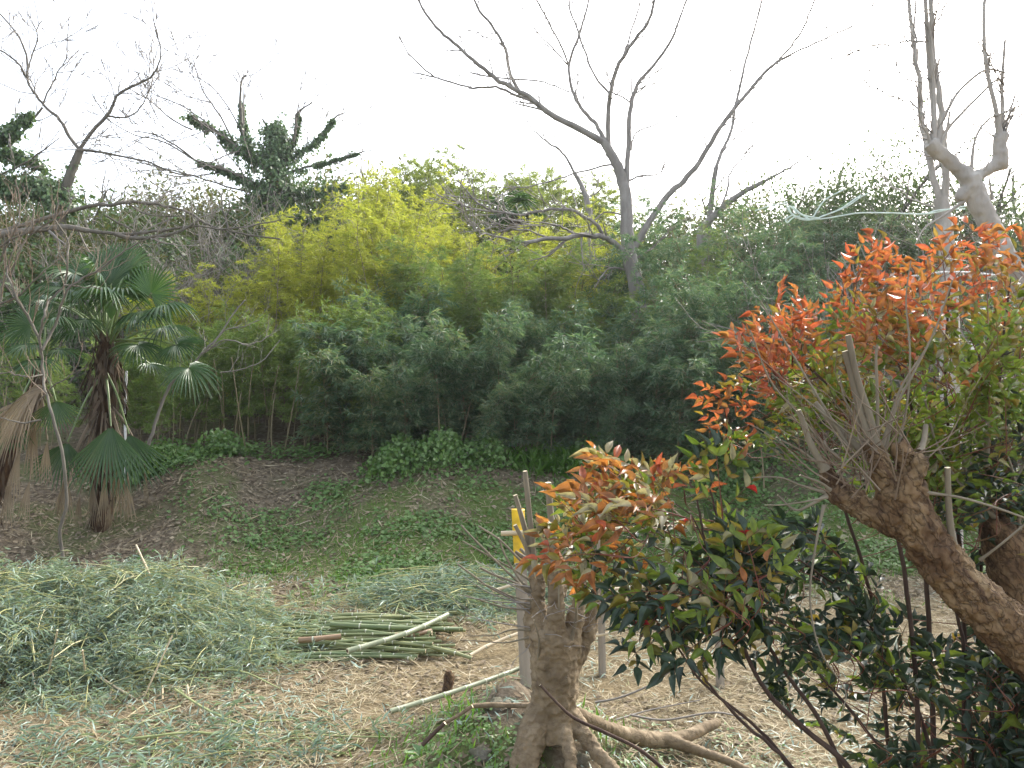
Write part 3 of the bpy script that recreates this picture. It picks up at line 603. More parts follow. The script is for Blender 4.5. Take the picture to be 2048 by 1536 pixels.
# ------------------------------------------------------------------ left foreground bare boughs and shrub
def branchy(name, Y, limbs, label, cat, base, mat='bark_ivy', twig='twig_warm', seed=1, depth=2, twl=.5, twn=5, lift=.2, stems=None):
    zb = gz(base[0], base[1]); root = thing(name, (base[0], base[1], zb), label, cat); q = np.random.default_rng(seed); paths = []
    for pts, w0, w1, *tn in limbs:
        P = px_path([(*p_[:2], p_[2] if len(p_) > 2 else q.uniform(-.1, .1)) for p_ in pts], Y, 4, .008); r_ = np.linspace(wpx(w0, Y), wpx(w1, Y), len(P))
        mm = MB(); mm.tube(P, r_ * (1 + .1 * (rng.random(len(P)) - .5)), 7, 0, 0); mm.build('branch', M[mat], root)
        for k in range(tn[0] if tn else twn):
            f = q.uniform(.15, 1); i = min(int(f * (len(P) - 1)), len(P) - 2); d0 = unit(P[i + 1] - P[i]); side = unit(np.cross(d0, q.normal(size=3)) + UP * .5)
            grow(paths, P[i], unit(d0 * .7 + side), twl * q.uniform(.5, 1.3), max(r_[i] * .4, .003), depth, q, 5, .13, lift, (1, 3), .6, .8, .0025)
    mm = MB()
    for p, r_, d_ in paths: mm.tube(p, r_, 4)
    mm.build('twigs', M[twig], root); return root
bx = at(-260, 900, 15)
branchy('bare_bough_tree', 15, [
    ([(-260, 980), (-240, 800), (-200, 600), (-120, 500), (0, 470), (120, 455), (180, 462)], 22, 10, 6),
    ([(180, 462), (220, 466), (265, 468), (320, 462), (360, 455), (400, 452)], 8, 4, 6), ([(230, 468), (262, 476), (300, 474), (345, 468), (380, 452), (400, 438)], 9, 4, 5),
    ([(-20, 470), (80, 440), (180, 412), (225, 410), (268, 404), (330, 412), (380, 426), (410, 446), (440, 458), (500, 470), (560, 478)], 9, 3, 12),
    ([(258, 408), (285, 425), (320, 432), (370, 432)], 4, 2, 5), ([(210, 430), (245, 450), (275, 466)], 4, 3, 3), ([(400, 452), (450, 458), (520, 448), (560, 440)], 4, 2, 6)],
    'long dark bare boughs reaching in from the left above the palm', 'tree', (bx[0], 15), seed=12, depth=2, twl=.75, twn=6, lift=.06, twig='twig')
b1 = ground_at(20, 1180)
branchy('bare_shrub', 9.5, [
    ([(126, 1115), (120, 1060), (134, 1000), (122, 900), (98, 810), (86, 750), (80, 680), (88, 630), (100, 600), (128, 570), (135, 520), (135, 480), (110, 440)], 7, 3, 8), ([(80, 680), (60, 640), (35, 600), (18, 560), (12, 530), (8, 470)], 6, 3, 9), ([(84, 700), (110, 650), (135, 580), (180, 550), (230, 515), (270, 490), (310, 470)], 6, 2, 8),
    ([(18, 560), (40, 500), (60, 470), (105, 440), (118, 400)], 4, 2, 9), ([(-40, 760), (-10, 640), (10, 560), (25, 500), (60, 450)], 5, 2, 10), ([(-60, 700), (-20, 560), (30, 460), (40, 400), (30, 360)], 5, 2, 10), ([(82, 840), (40, 845), (0, 835)], 4, 2, 2), ([(85, 750), (50, 755), (20, 745), (-10, 748)], 4, 2, 3), ([(128, 570), (170, 575), (205, 578)], 3, 1.5, 3), ([(-30, 620), (40, 590), (90, 540), (140, 505)], 4, 2, 9), ([(-40, 520), (20, 480), (80, 460), (130, 460)], 4, 2, 9), ([(80, 800), (110, 770), (150, 745), (175, 735)], 3, 1.5, 3)],
    'leafless shrub with upcurved tan twigs at the left edge', 'shrub', ((80 - 1024) / FPX * 9.5, 9.5), mat='bark_ivy', seed=13, depth=1, twl=.42, lift=.25)
branchy('bare_sapling', 12.9, [
    ([(285, 930), (300, 880), (320, 820), (340, 770), (380, 735), (410, 700), (440, 670), (465, 630), (490, 600)], 7, 2.5, 8), ([(410, 705), (450, 680), (500, 690), (540, 670), (555, 650)], 3, 1.5, 6), ([(425, 690), (450, 660), (480, 655), (520, 640)], 3, 1.5, 6), ([(440, 745), (480, 740), (520, 725), (560, 680)], 3, 1.5, 5)],
    'bare sapling with pale twigs leaning right behind the palm', 'sapling', ((285 - 1024) / FPX * 12.9, 12.9), mat='twig', seed=14, depth=1, twl=.4, lift=.1, twig='twig')
# grey twig thicket at the middle of the hillside
TP = []
for s_ in range(3):
    q = np.random.default_rng(70 + s_); root = thing('leafless_bush', (0, 0, 0), None, None); paths = []
    for k in range(7): grow(paths, (q.normal() * .1, q.normal() * .1, 0), unit((q.normal() * .5, q.normal() * .5, 1)), 2.2, .02, 3, q, 5, .15, .04, (2, 4), .62, .7, .004)
    ms = MB(); mw = MB()
    for p, r_, d_ in paths: (ms if d_ >= 2 else mw).tube(p, r_, 4 if d_ >= 2 else 3)
    ms.build('stem', M['bark_ivy'], root); mw.build('twigs', M['twig'], root); TP.append([root, 3.4, False])
for i, (px, top, Y) in enumerate([(250, 440, 21), (320, 430, 22), (400, 420, 23), (470, 430, 22), (540, 440, 22.5), (610, 420, 24), (660, 390, 26), (180, 470, 20), (370, 480, 19.5), (450, 490, 19.5), (60, 470, 19), (740, 360, 28), (1850, 400, 14), (1930, 430, 13), (1990, 470, 12), (2060, 450, 13), (1700, 420, 18), (100, 560, 18)]):
    put(TP, i, px, top, Y, 'leafless grey bush tangled among the hillside shrubs' if px < 1000 else 'leafless bush behind the orange leaved bush at the right', 'bush', 'leafless hillside bushes' if px < 1000 else 'leafless bushes at the right')

# ------------------------------------------------------------------ palms
def fan(crown, hub, axis, normal, Rr, droop=.3, span=2.35, nseg=34, green=True, pet=True, root=None, tipdroop=1.0, label=None):
    crown = np.asarray(crown, float); hub = np.asarray(hub, float); axis = unit(axis); normal = unit(np.asarray(normal) - axis * np.dot(normal, axis)); side = np.cross(axis, normal)
    mbl = MB(); q = rng; st = np.array([.04, .28, .52, .70, .86, 1.0]); da = 2 * span / nseg
    for k in range(nseg):
        a = -span + (k + .5) * da; d = axis * math.cos(a) + side * math.sin(a)
        Lk = Rr * (.72 + .28 * math.cos(a * .55)) * q.uniform(.92, 1.05); s = st * Lk
        w = np.where(st < .45, np.tan(da / 2) * Lk * st * 1.04, np.interp(st, [.52, .7, .86, 1], [.47, .37, .22, .02]) * np.tan(da / 2) * Lk)
        brk = 1 if q.random() > .35 else 2.4
        z = -droop * Lk * (np.clip(st - .15, 0, None) ** 2) * (.7 + .3 * brk) * tipdroop
        C = hub + d * s[:, None] + UP * z[:, None] + normal * (.10 * Lk * np.sin(st * 2.4))[:, None] * .5
        # keep the length of a hanging tip
        t_ = np.cross(normal, d); V = []
        for j in range(len(st)):
            V += [C[j] - t_ * w[j] + normal * w[j] * .6, C[j] - normal * w[j] * .6, C[j] + t_ * w[j] + normal * w[j] * .6]
        F = []
        for j in range(len(st) - 1):
            o = j * 3; F += [[o, o + 1, o + 4, o + 3], [o + 1, o + 2, o + 5, o + 4]]
        mbl.add(V, F, 0)
    f = mbl.build('frond', M['palm'] if green else M['palm_dry'], root, smooth=False)
    if label: f['label'] = label
    if pet:
        mid = (crown + hub) / 2 + UP * .10 * np.linalg.norm(hub - crown); P = catmull([crown, mid, hub], 5)
        mp = MB(); mp.tube(P, np.linspace(.022, .011, len(P)), 5); mp.build('petiole', M['petiole'] if green else M['palm_dry'], f)
    return f

PY = 12.3
pb = at(200, 1130, PY); pz = gz(pb[0], PY)
palm = thing('fan_palm', (pb[0], PY, pz), 'tall fan palm with shaggy brown trunk beside the bank', 'palm')
tr = px_path([(200, 1128), (203, 1050), (207, 950), (210, 860), (211, 780), (212, 720), (213, 675)], PY, 4); tr[0][2] = pz - .1
mt = MB(); mt.tube(tr, np.interp(np.linspace(0, 1, len(tr)), [0, .3, .6, .85, 1], [.14, .13, .15, .13, .09]), 12, lump=.12); mt.build('trunk', M['bark_hollow_shade'], palm)
mf = MB()
for k in range(620):       # fibre and old leaf bases
    f = rng.random() ** .75; i = int(f * (len(tr) - 1)); c = tr[min(i, len(tr) - 1)]; a = rng.uniform(0, 6.28); d = np.array([math.cos(a), math.sin(a), 0])
    rr = np.interp(f, [0, .45, .6, .8, .9, 1], [.10, .14, .27, .25, .15, .12]) * rng.uniform(.7, 1.12); p = c + d * rr
    up = rng.random() < (.55 if f > .86 else .08); L = rng.uniform(.12, .4) * (.6 if up else 1)
    dd = unit((UP if up else -UP) + d * rng.uniform(0, .5) + rng.normal(size=3) * .18)
    kites(mf, [p], [dd], [d + rng.normal(size=3) * .2], L, rng.uniform(.015, .07), 0, .3, 0)
mf.build('fibre', M['fibre'], palm); 
cr = at(213, 680, PY)
def pf(hx, hy, dY, axis, Rp, droop=.3, normal=None, crown=None, **k):
    hub = at(hx, hy, PY + dY)
    if normal is None: normal = np.array([0, -.25, 1.0])
    fan(crown if crown is not None else cr + np.array([rng.uniform(-.06, .06), rng.uniform(-.06, .06), rng.uniform(-.2, .05)]), hub, axis, normal, .9 * Rp / FPX * (PY + dY), droop, root=palm, **k)
CAMN = np.array([0, -1.0, .35])
pf(302, 588, -.35, (.35, -.1, .9), 82, .06, CAMN)
pf(330, 614, -.6, (.9, -.5, .25), 88, .75)
pf(222, 568, .15, (.15, .3, 1), 82, .12, CAMN)
pf(150, 548, -.1, (-.8, -.25, .35), 84, .5)
pf(205, 582, -.75, (-.05, -.8, .2), 84, .85, (0, .1, 1))
pf(352, 690, -.2, (.9, -.3, -.05), 72, .35, (0, -.6, .8))
pf(378, 736, -.3, (.75, -.35, -.4), 80, .6, (.2, -.5, .8))
pf(135, 612, .25, (-.75, .1, .15), 82, .6)
pf(238, 530, .5, (.25, .5, .9), 78, .1, CAMN)
pf(268, 640, .35, (.6, .5, .35), 74, .35)
pf(112, 568, -.2, (-.9, -.15, 0), 76, .6)
pf(300, 728, .4, (.7, .5, -.15), 72, .4)
pf(175, 585, .65, (-.3, .8, .5), 76, .3)
pf(222, 640, -.05, (.12, -.05, 1), 66, 0, CAMN, span=.6, nseg=14)
for hx, hy, dY, ax, Rp, dr in [(245, 590, -.5, (.3, -.7, .3), 84, .7), (180, 555, .2, (-.4, .3, .8), 84, .25), (285, 625, -.5, (.7, -.6, 0), 84, .8), (140, 580, -.5, (-.6, -.6, .1), 84, .7), (160, 660, -.2, (-.9, -.2, -.2), 76, .5), (255, 545, .3, (.3, .3, .8), 82, .2), (210, 540, .4, (0, .4, 1), 82, .15), (275, 690, -.3, (.8, -.4, -.3), 76, .5)]: pf(hx, hy, dY, ax, Rp, dr)
pf(330, 655, .1, (.8, .1, .1), 76, .6); pf(90, 600, .1, (-.9, .2, .3), 76, .4); pf(262, 560, .1, (.5, -.2, .6), 78, .55)
pf(190, 545, -.3, (-.25, -.4, .7), 80, .5)
pf(170, 640, -.5, (-.5, -.6, -.2), 76, .6)
lowc = at(211, 742, PY - .15)
pf(135, 884, -.55, (-.1, -.3, -1), 112, .02, (0, -1, .25), crown=lowc, span=.95, nseg=20)
pf(222, 852, -.65, (.06, -.3, -1), 160, .02, (0, -1, .25), crown=lowc, span=.8, nseg=20)
pf(258, 868, -.35, (.4, -.2, -1), 135, .05, (.2, -1, .2), crown=lowc, span=.7, nseg=16)
for hx, hy, dY, Rp, sp in [(212, 948, -.5, 100, .32), (255, 950, -.45, 98, .36), (135, 950, -.5, 92, .4), (290, 925, -.3, 82, .16), (185, 960, -.2, 95, .35), (235, 930, 0, 110, .4), (160, 990, -.3, 70, .2), (200, 880, -.35, 90, .25), (240, 870, -.3, 90, .2), (178, 870, -.2, 80, .2), (222, 1000, -.4, 70, .3), (262, 985, -.4, 60, .2), (120, 980, -.35, 65, .2)]:
    pf(hx, hy, dY, (rng.uniform(-.12, .12), -.05, -1), Rp, .02, (0, -1, .1), crown=at(211, 800, PY), span=sp * rng.uniform(.5, 1), nseg=7, tipdroop=9, green=False, label='dead tan frond hanging against the trunk')

PY = 11.3
pb = at(-50, 1110, PY); pz = gz(pb[0], PY)
palm = thing('fan_palm', (pb[0], PY, pz), 'smaller fan palm at the left edge with one big dead drooping frond', 'palm')
tr = px_path([(-50, 1115), (-15, 1000), (30, 880), (66, 790), (85, 715)], PY, 4); tr[0][2] = pz - .1
mt = MB(); mt.tube(tr, np.linspace(.11, .08, len(tr)), 10, lump=.15); mt.build('trunk', M['bark_hollow_shade'], palm)
mf = MB()
for k in range(160):
    f = rng.random(); c = tr[int(f * (len(tr) - 1))]; a = rng.uniform(0, 6.28); d = np.array([math.cos(a), math.sin(a), 0]); p = c + d * .11
    kites(mf, [p], [unit(-UP + d * rng.uniform(0, .5) + rng.normal(size=3) * .15)], [d], rng.uniform(.1, .3), rng.uniform(.015, .05), 0, .3, 0)
mf.build('fibre', M['fibre'], palm); cr = at(85, 720, PY)
pf(62, 652, -.2, (-.6, -.1, .6), 72, .4, CAMN); pf(92, 640, .2, (.1, .2, 1), 62, .5); pf(112, 640, -.4, (.5, -.5, .2), 60, .9); pf(60, 690, -.4, (-.8, -.4, -.1), 70, .5); pf(40, 665, .3, (-.8, .4, .1), 70, .5)
pf(118, 700, .2, (.8, .3, 0), 66, .5); pf(78, 720, -.5, (-.3, -.7, -.2), 70, .7)
pf(112, 802, -.4, (.15, -.2, -1), 78, .05, (0, -1, .3), span=1.2, nseg=22); pf(30, 830, -.2, (-.4, -.1, -.9), 85, .1, (0, -1, .3), span=1.2, nseg=22)
pf(88, 776, -.5, (-.8, -.2, -.45), 118, .75, (-.2, -.5, .8), green=False, span=1.3, nseg=26, label='big dead tan frond drooping to the left'); pf(60, 800, -.3, (-.6, -.2, -.8), 125, .3, (-.2, -.8, .4), green=False, span=.8, nseg=20, label='dead tan frond hanging at the left edge')
for hx, hy, Rp in [(70, 850, 110), (40, 900, 110), (95, 880, 90), (20, 960, 100), (60, 960, 90), (85, 800, 100)]: pf(hx, hy, -.25, (rng.uniform(-.2, .1), -.05, -1), Rp, .02, (0, -1, .1), crown=at(80, 780, PY), span=.22, nseg=6, tipdroop=9, green=False, label='dead tan frond hanging down the small palm trunk')

# small far palm and yucca like tuft on the hillside
PY = 25
pb = at(1030, 520, PY); palm = thing('fan_palm', (pb[0], PY, gz(pb[0], PY)), 'small distant fan palm with a skirt of dead fronds above the yellow bamboo', 'palm')
tr = px_path([(1032, 640), (1032, 540), (1032, 470), (1030, 430)], PY, 4); tr[0][2] = gz(pb[0], PY) - .1
mt = MB(); mt.tube(tr, np.linspace(.2, .16, len(tr)), 8, lump=.1); mt.build('trunk', M['bark_hollow_shade'], palm); cr = at(1030, 425, PY)
for k in range(13):
    a = k * 2.4; e = rng.uniform(-.3, 1.0); d = unit((math.cos(a), math.sin(a), e)); hub = cr + d * .5
    fan(cr, hub, d, UP + d * .2, .6, .5, nseg=18, root=palm)
for k in range(9):
    a = k * .7; d = np.array([math.cos(a), math.sin(a), -2.2]); fan(cr, cr + unit(d) * .35, d, (math.cos(a), math.sin(a), .3), .9, .1, span=.5, nseg=8, green=False, root=palm, pet=False)

# ------------------------------------------------------------------ bank: culms at the foot of the grove, ivy, grass, litter
CV = []
for s_ in range(4):
    h = 2.6; q = np.random.default_rng(90 + s_); s = np.linspace(0, 1, 12); P = np.stack([q.uniform(-.25, .25) * s ** 2, q.uniform(-.2, .2) * s ** 2, h * s], -1)
    mm = MB(); mm.tube(P, np.linspace(.012, .008, 12) * (1 + .25 * (np.arange(12) % 2)), 6)
    o = mm.build('bamboo_stalk', M['culm_thin']); CV.append(o)
first = [True] * 4
for i in range(40):
    px = rnd.uniform(300, 1500); Y = rnd.uniform(14.2, 15.6); x = (px - 1024) / FPX * Y; k = i % 4
    if first[k]: o = CV[k]; first[k] = False
    else: o = CV[k].copy(); COL.objects.link(o)
    o.location = (x, Y, gz(x, Y) - .05); o.rotation_euler = (rnd.gauss(0, .12), rnd.gauss(0, .16), rnd.uniform(0, 6)); o.scale = (1, 1, rnd.uniform(.35, .8))
    tag(o, 'thin bare bamboo stalk standing in the shade at the foot of the grove', 'stalk', 'bare stalks at the foot of the grove')

def scatter(n, x0, x1, y0, y1, keep):
    k = int(n * 3.2); x = rng.uniform(x0, x1, k); y = y0 * (y1 / y0) ** rng.random(k); m_ = rng.random(k) < keep(x, y); return x[m_][:n], y[m_][:n]
def lay(mb, x, y, L, W, lift=.02, tilt=.25, m=0, fold=.1):
    n = len(x); a = rng.uniform(0, 6.283, n); N = unit(gn(x, y) + rng.normal(size=(n, 3)) * .12); D = np.stack([np.cos(a), np.sin(a), np.zeros(n)], -1)
    D = unit(D - N * np.sum(D * N, -1, keepdims=True) + N * (rng.random((n, 1)) - .2) * tilt)
    kites(mb, np.stack([x, y, g(x, y) + lift * rng.random(n)], -1) - D * (L / 2)[:, None], D, N, L, W, m, fold)

zw = lambda i: (lambda x, y: zone(x, y)[i])
# ivy on the bank
mi = MB(); x, y = scatter(19000, -5.5, 9, 9.3, 15, lambda x, y: zone(x, y)[1] * (.06 + smooth01(.42, .62, .6 * vnoise(x * 1.6, y * 1.6, 31) + .4 * vnoise(x * 5, y * 5, 38))))
L = rng.uniform(.025, .09, len(x)); lay(mi, x, y, L, L * .85, .10, .9)
x, y = scatter(5000, -6.5, 9, 13.2, 15.4, lambda x, y: smooth01(.56, .72, vnoise(x * 1.1, y * 1.1 + 3, 32)))
L = rng.uniform(.05, .10, len(x)); lay(mi, x, y, L, L * .9, .2, .9)
# the two ivy humps on the crest of the bank
for cx, cy_, rx, n in [(-6.3, 13.9, .8, 1800), (-5.2, 14.2, .5, 700), (-2.0, 13.6, .55, 1300), (-1.2, 13.7, .6, 1300), (-.4, 14.0, .5, 800), (1.6, 14.2, .7, 900), (4, 14, 1.0, 1000)]:
    x = cx + rng.normal(size=n) * rx * .5; y = cy_ + rng.normal(size=n) * .3; L = rng.uniform(.05, .10, n); k_ = np.exp(-((x - cx) / rx) ** 2); n_ = len(x); P_ = np.stack([x, y, g(x, y) + .5 * k_ * rng.random(n_)], -1); kites(mi, P_, unit(rng.normal(size=(n_, 3)) - UP * .3), unit(UP * .6 + rng.normal(size=(n_, 3)) * .6 - np.array([0, .5, 0])), L, L * .9, 0, .1, .1)
tag(mi.build('ground_ivy', M['ivy_ground']), 'green ivy creeping over the bank', 'ivy', kind='stuff')
# dead leaves on the slope
mi = MB(); x, y = scatter(26000, -9, 9, 9.2, 16, lambda x, y: np.clip(.85 - zone(x, y)[1] * .6, 0, 1))
L = rng.uniform(.04, .10, len(x)); lay(mi, x, y, L, L * rng.uniform(.25, .7, len(x)), .04, .5)
tag(mi.build('dead_leaves', M['leaf_litter']), 'brown dead leaves covering the bank', 'leaf litter', kind='stuff')
# straw on the flat
mi = MB(); x, y = scatter(52000, -6, 7.5, 4.0, 10.8, lambda x, y: zone(x, y)[0] * (.35 + .65 * smooth01(.3, .6, vnoise(x * 2.2, y * 2.2, 33))))
L = rng.uniform(.05, .26, len(x)); lay(mi, x, y, L, rng.uniform(.003, .010, len(x)), .05, .28, fold=.02)
x, y = scatter(6000, -8, 8, 10.5, 14, lambda x, y: x * 0 + .6); L = rng.uniform(.08, .4, len(x)); lay(mi, x, y, L, rng.uniform(.004, .012, len(x)), .05, .25, fold=.02)
x, y = scatter(420, -7, 8, 9.5, 14.2, lambda x, y: x * 0 + .8); L = rng.uniform(.15, .5, len(x)); lay(mi, x, y, L, rng.uniform(.012, .035, len(x)), .06, .35, fold=.1)
tag(mi.build('straw', M['straw']), 'pale straw and split bamboo sheaths strewn over the flat ground', 'straw', kind='stuff')
mi = MB(); x, y = scatter(15000, -6, 7.5, 4.0, 10.8, lambda x, y: smooth01(.4, .6, vnoise(x * 1.5, y * 1.5, 35))); L = rng.uniform(.03, .08, len(x)); lay(mi, x, y, L, L * rng.uniform(.3, .6, len(x)), .03, .4)
tag(mi.build('dead_leaves', M['leaf_litter']), 'brown dead leaves scattered among the straw', 'leaf litter', kind='stuff')
mi = MB(); x, y = scatter(7000, -6, 6, 4.2, 10.5, lambda x, y: smooth01(.42, .7, vnoise(x * 1.2, y * 1.2 + 9, 37)) + .08); L = rng.uniform(.06, .15, len(x)); lay(mi, x, y, L, L * .11, .05, .6)
tag(mi.build('fallen_bamboo_leaves', M['brush_leaf']), 'grey green bamboo leaves dropped over the straw', 'leaf litter', kind='stuff')
# short grass
mi = MB(); x, y = scatter(16000, -5, 8, 4.0, 12.5, lambda x, y: zone(x, y)[1] * .8); n = len(x); L = rng.uniform(.05, .14, n)
kites(mi, np.stack([x, y, g(x, y)], -1), unit(UP + rng.normal(size=(n, 3)) * .45), rand_unit(n), L, L * .1, 0, 0)
tag(mi.build('short_grass', M['grass']), 'short grass at the foot of the bank', 'grass', kind='stuff')
mi = MB(); n = 700; gp = ground_at(1105, 935); x = gp[0] + rng.normal(size=n) * .38; y = gp[1] + rng.normal(size=n) * .25; L = rng.uniform(.25, .6, n)
kites(mi, np.stack([x, y, g(x, y) - .02], -1), unit(UP + rng.normal(size=(n, 3)) * .38), rand_unit(n), L, L * .05, 0, 0, .25)
tag(mi.build('grass_tuft', M['grass'], origin=gp), 'bright green tuft of long grass on top of the bank', 'grass', kind='stuff')

# ------------------------------------------------------------------ brush piles of cut bamboo tops
def brush(name, label, cx, cy_, rx, ry, h, nl, ns, leaf, seed, stemL=(.6, 1.5), sprigs=0):
    q = np.random.default_rng(seed); mbp = MB()
    def top(x, y):
        d = np.sqrt(((x - cx) / rx) ** 2 + ((y - cy_) / ry) ** 2); return g(x, y) + h * np.clip(1 - d ** 1.6, 0, 1) * (.3 + .75 * vnoise(x * 1.5, y * 1.5, seed) + .75 * vnoise(x * 3.4, y * 3.4, seed + 1))
    a = q.uniform(0, 6.283, nl); rr = np.sqrt(q.random(nl)) * (.8 + .45 * q.random(nl) ** 2); x = cx + np.cos(a) * rr * rx; y = cy_ + np.sin(a) * rr * ry
    zt = top(x, y); z0 = g(x, y); z = z0 + (zt - z0) * (1 - q.random(nl) ** 2.2 * .8) + q.random(nl) ** 2 * .13
    flow = vnoise(x * 1.4, y * 1.4, seed + 2) * 6.283 * 1.2; fa = flow + q.normal(size=nl) * .9
    D = unit(np.stack([np.cos(fa), np.sin(fa), q.normal(size=nl) * .55 + .1], -1)); L = leaf * q.uniform(.55, 1.35, nl)
    kites(mbp, np.stack([x, y, z], -1), D, unit(UP + q.normal(size=(nl, 3)) * .7), L, L * q.uniform(.06, .11, nl), 0, .12, .22)
    for k in range(ns):
        a = q.uniform(0, 6.283); r_ = math.sqrt(q.random()); x0 = cx + math.cos(a) * r_ * rx; y0 = cy_ + math.sin(a) * r_ * ry; z0 = float(top(np.array(x0), np.array(y0))) - q.uniform(-.03, .16)
        da = q.normal() * .9 + (0 if q.random() < .6 else 2.2); l = q.uniform(*stemL); d = np.array([math.cos(da), math.sin(da) * .8, q.normal() * .16])
        P = np.array([[x0, y0, z0]]) + np.linspace(-.5, .5, 5)[:, None] * d * l; P[:, 2] += .10 * l * (1 - (np.linspace(-1, 1, 5)) ** 2) - .05
        P[:, 2] = np.maximum(P[:, 2], g(P[:, 0], P[:, 1]) + .01)
        mbp.tube(P, np.linspace(.0055, .002, 5) * q.uniform(.7, 1.3), 4, 1)
    P_ = []; D_ = []
    for k in range(sprigs):   # whole cut branches, thrown on any way up
        a = q.uniform(0, 6.283); r_ = math.sqrt(q.random()) * .95; x0 = cx + math.cos(a) * r_ * rx; y0 = cy_ + math.sin(a) * r_ * ry; z0 = float(top(np.array(x0), np.array(y0))) - .08
        da = q.uniform(0, 6.283); el = q.uniform(-.05, .55); d = np.array([math.cos(da) * math.cos(el), math.sin(da) * math.cos(el), math.sin(el)]); l = q.uniform(.5, 1.1); u = np.linspace(0, 1, 6)[:, None]
        P = np.array([[x0, y0, z0]]) + d * l * u - UP * (.35 * l * u ** 2); P[:, 2] = np.maximum(P[:, 2], g(P[:, 0], P[:, 1]) + .01); mbp.tube(P, np.linspace(.006, .002, 6), 4, 1)
        for w_ in range(9):
            f = q.uniform(.25, 1); i_ = min(int(f * 5), 4); p0 = P[i_] + (P[i_ + 1] - P[i_]) * (f * 5 - i_); td = unit(d + q.normal(size=3) * .6); tl = q.uniform(.08, .22); mbp.tube(np.array([p0, p0 + td * tl * .5 - UP * .005, p0 + td * tl - UP * .02]), .0018, 3, 1)
            for n_ in range(6): P_.append(p0 + td * tl * q.uniform(.4, 1)); D_.append(unit(td + q.normal(size=3) * .5 - UP * .15))
    if P_: nn = len(P_); L = leaf * q.uniform(.7, 1.4, nn); kites(mbp, np.array(P_), np.array(D_), unit(UP + q.normal(size=(nn, 3)) * .6), L, L * .12, 0, .12, .2)
    o = mbp.build(name, [M['brush_leaf'], M['brush_stem']], origin=(cx, cy_, gz(cx, cy_))); tag(o, label, 'brush pile', kind='stuff'); return top
def gp2(px, py): return ground_at(px, py)
top1 = brush('brush_pile', 'big heap of wilted grey green bamboo tops on the left', -4.0, 7.4, 2.05, 1.4, .66, 52000, 1200, .088, 101, (.35, 1.1), 260)
brush('brush_pile', 'low heap of cut bamboo tops behind the pole pile', -.45, 9.2, 1.4, .9, .2, 10000, 700, .11, 102, (.5, 1.3), 60)
brush('brush_pile', 'flat strip of wilted bamboo tops at the bottom left corner', -2.2, 5.3, 1.3, .55, .03, 1000, 60, .11, 103, (.4, 1.0), 8)
# pale cut stalks sticking out of the big heap
STK = [((65, 1345), (75, 1420), 3), ((95, 1355), (115, 1260), 3), ((150, 1380), (140, 1430), 3), ((200, 1355), (275, 1430), 4), ((228, 1370), (215, 1440), 4), ((255, 1400), (310, 1425), 4), ((325, 1372), (325, 1415), 4), ((170, 1345), (165, 1300), 3), ((272, 1090), (300, 1150), 4), ((492, 1395), (493, 1418), 4), ((345, 1270), (285, 1420), 3), ((375, 1370), (378, 1420), 2.5)]
for i, (a_, b_, w_) in enumerate(STK):
    Y0 = 6.15 if a_[1] > 1200 else 7.6; A = at(*a_, Y0 + .12); B = at(*b_, Y0 - .05); B[2] = max(B[2], gz(B[0], B[1]) + .01) if a_[1] > 1200 else B[2]
    mm = MB(); P = np.array([A + (B - A) * u for u in np.linspace(0, 1, 6)]); mm.tube(P, wpx(w_, Y0) * (1 + .15 * (np.arange(6) % 2)), 6, 0, 1, 1)
    tag(mm.build('cut_stalk', [M['pole_tan'], M['cut_face']], origin=A), 'pale cut bamboo stalk poking from the front of the big brush heap' if a_[1] > 1200 else 'pale green cut stalk leaning above the back of the big brush heap', 'stalk', 'cut stalks in the big brush heap' if a_[1] > 1200 else None)
for i, (pts, lb) in enumerate([([(350, 1400), (420, 1445), (520, 1470), (650, 1480), (790, 1484)], 'long thin green bamboo cane arching across the straw at the bottom'), ([(240, 1505), (380, 1490), (480, 1480), (620, 1470)], 'thin green cane lying flat near the bottom edge'), ([(390, 1360), (480, 1362), (560, 1385)], 'thin yellow cane at the right foot of the brush heap')]):
    P = catmull([ground_at(*p_) + UP * (.03 + .05 * (k in (0, 1))) for k, p_ in enumerate(pts)], 5); mm = MB(); mm.tube(P, np.linspace(.009, .005, len(P)), 6, 0, 1, 1)
    tag(mm.build('bamboo_cane', [M['brush_stem'], M['cut_face']], origin=P[0]), lb, 'cane')

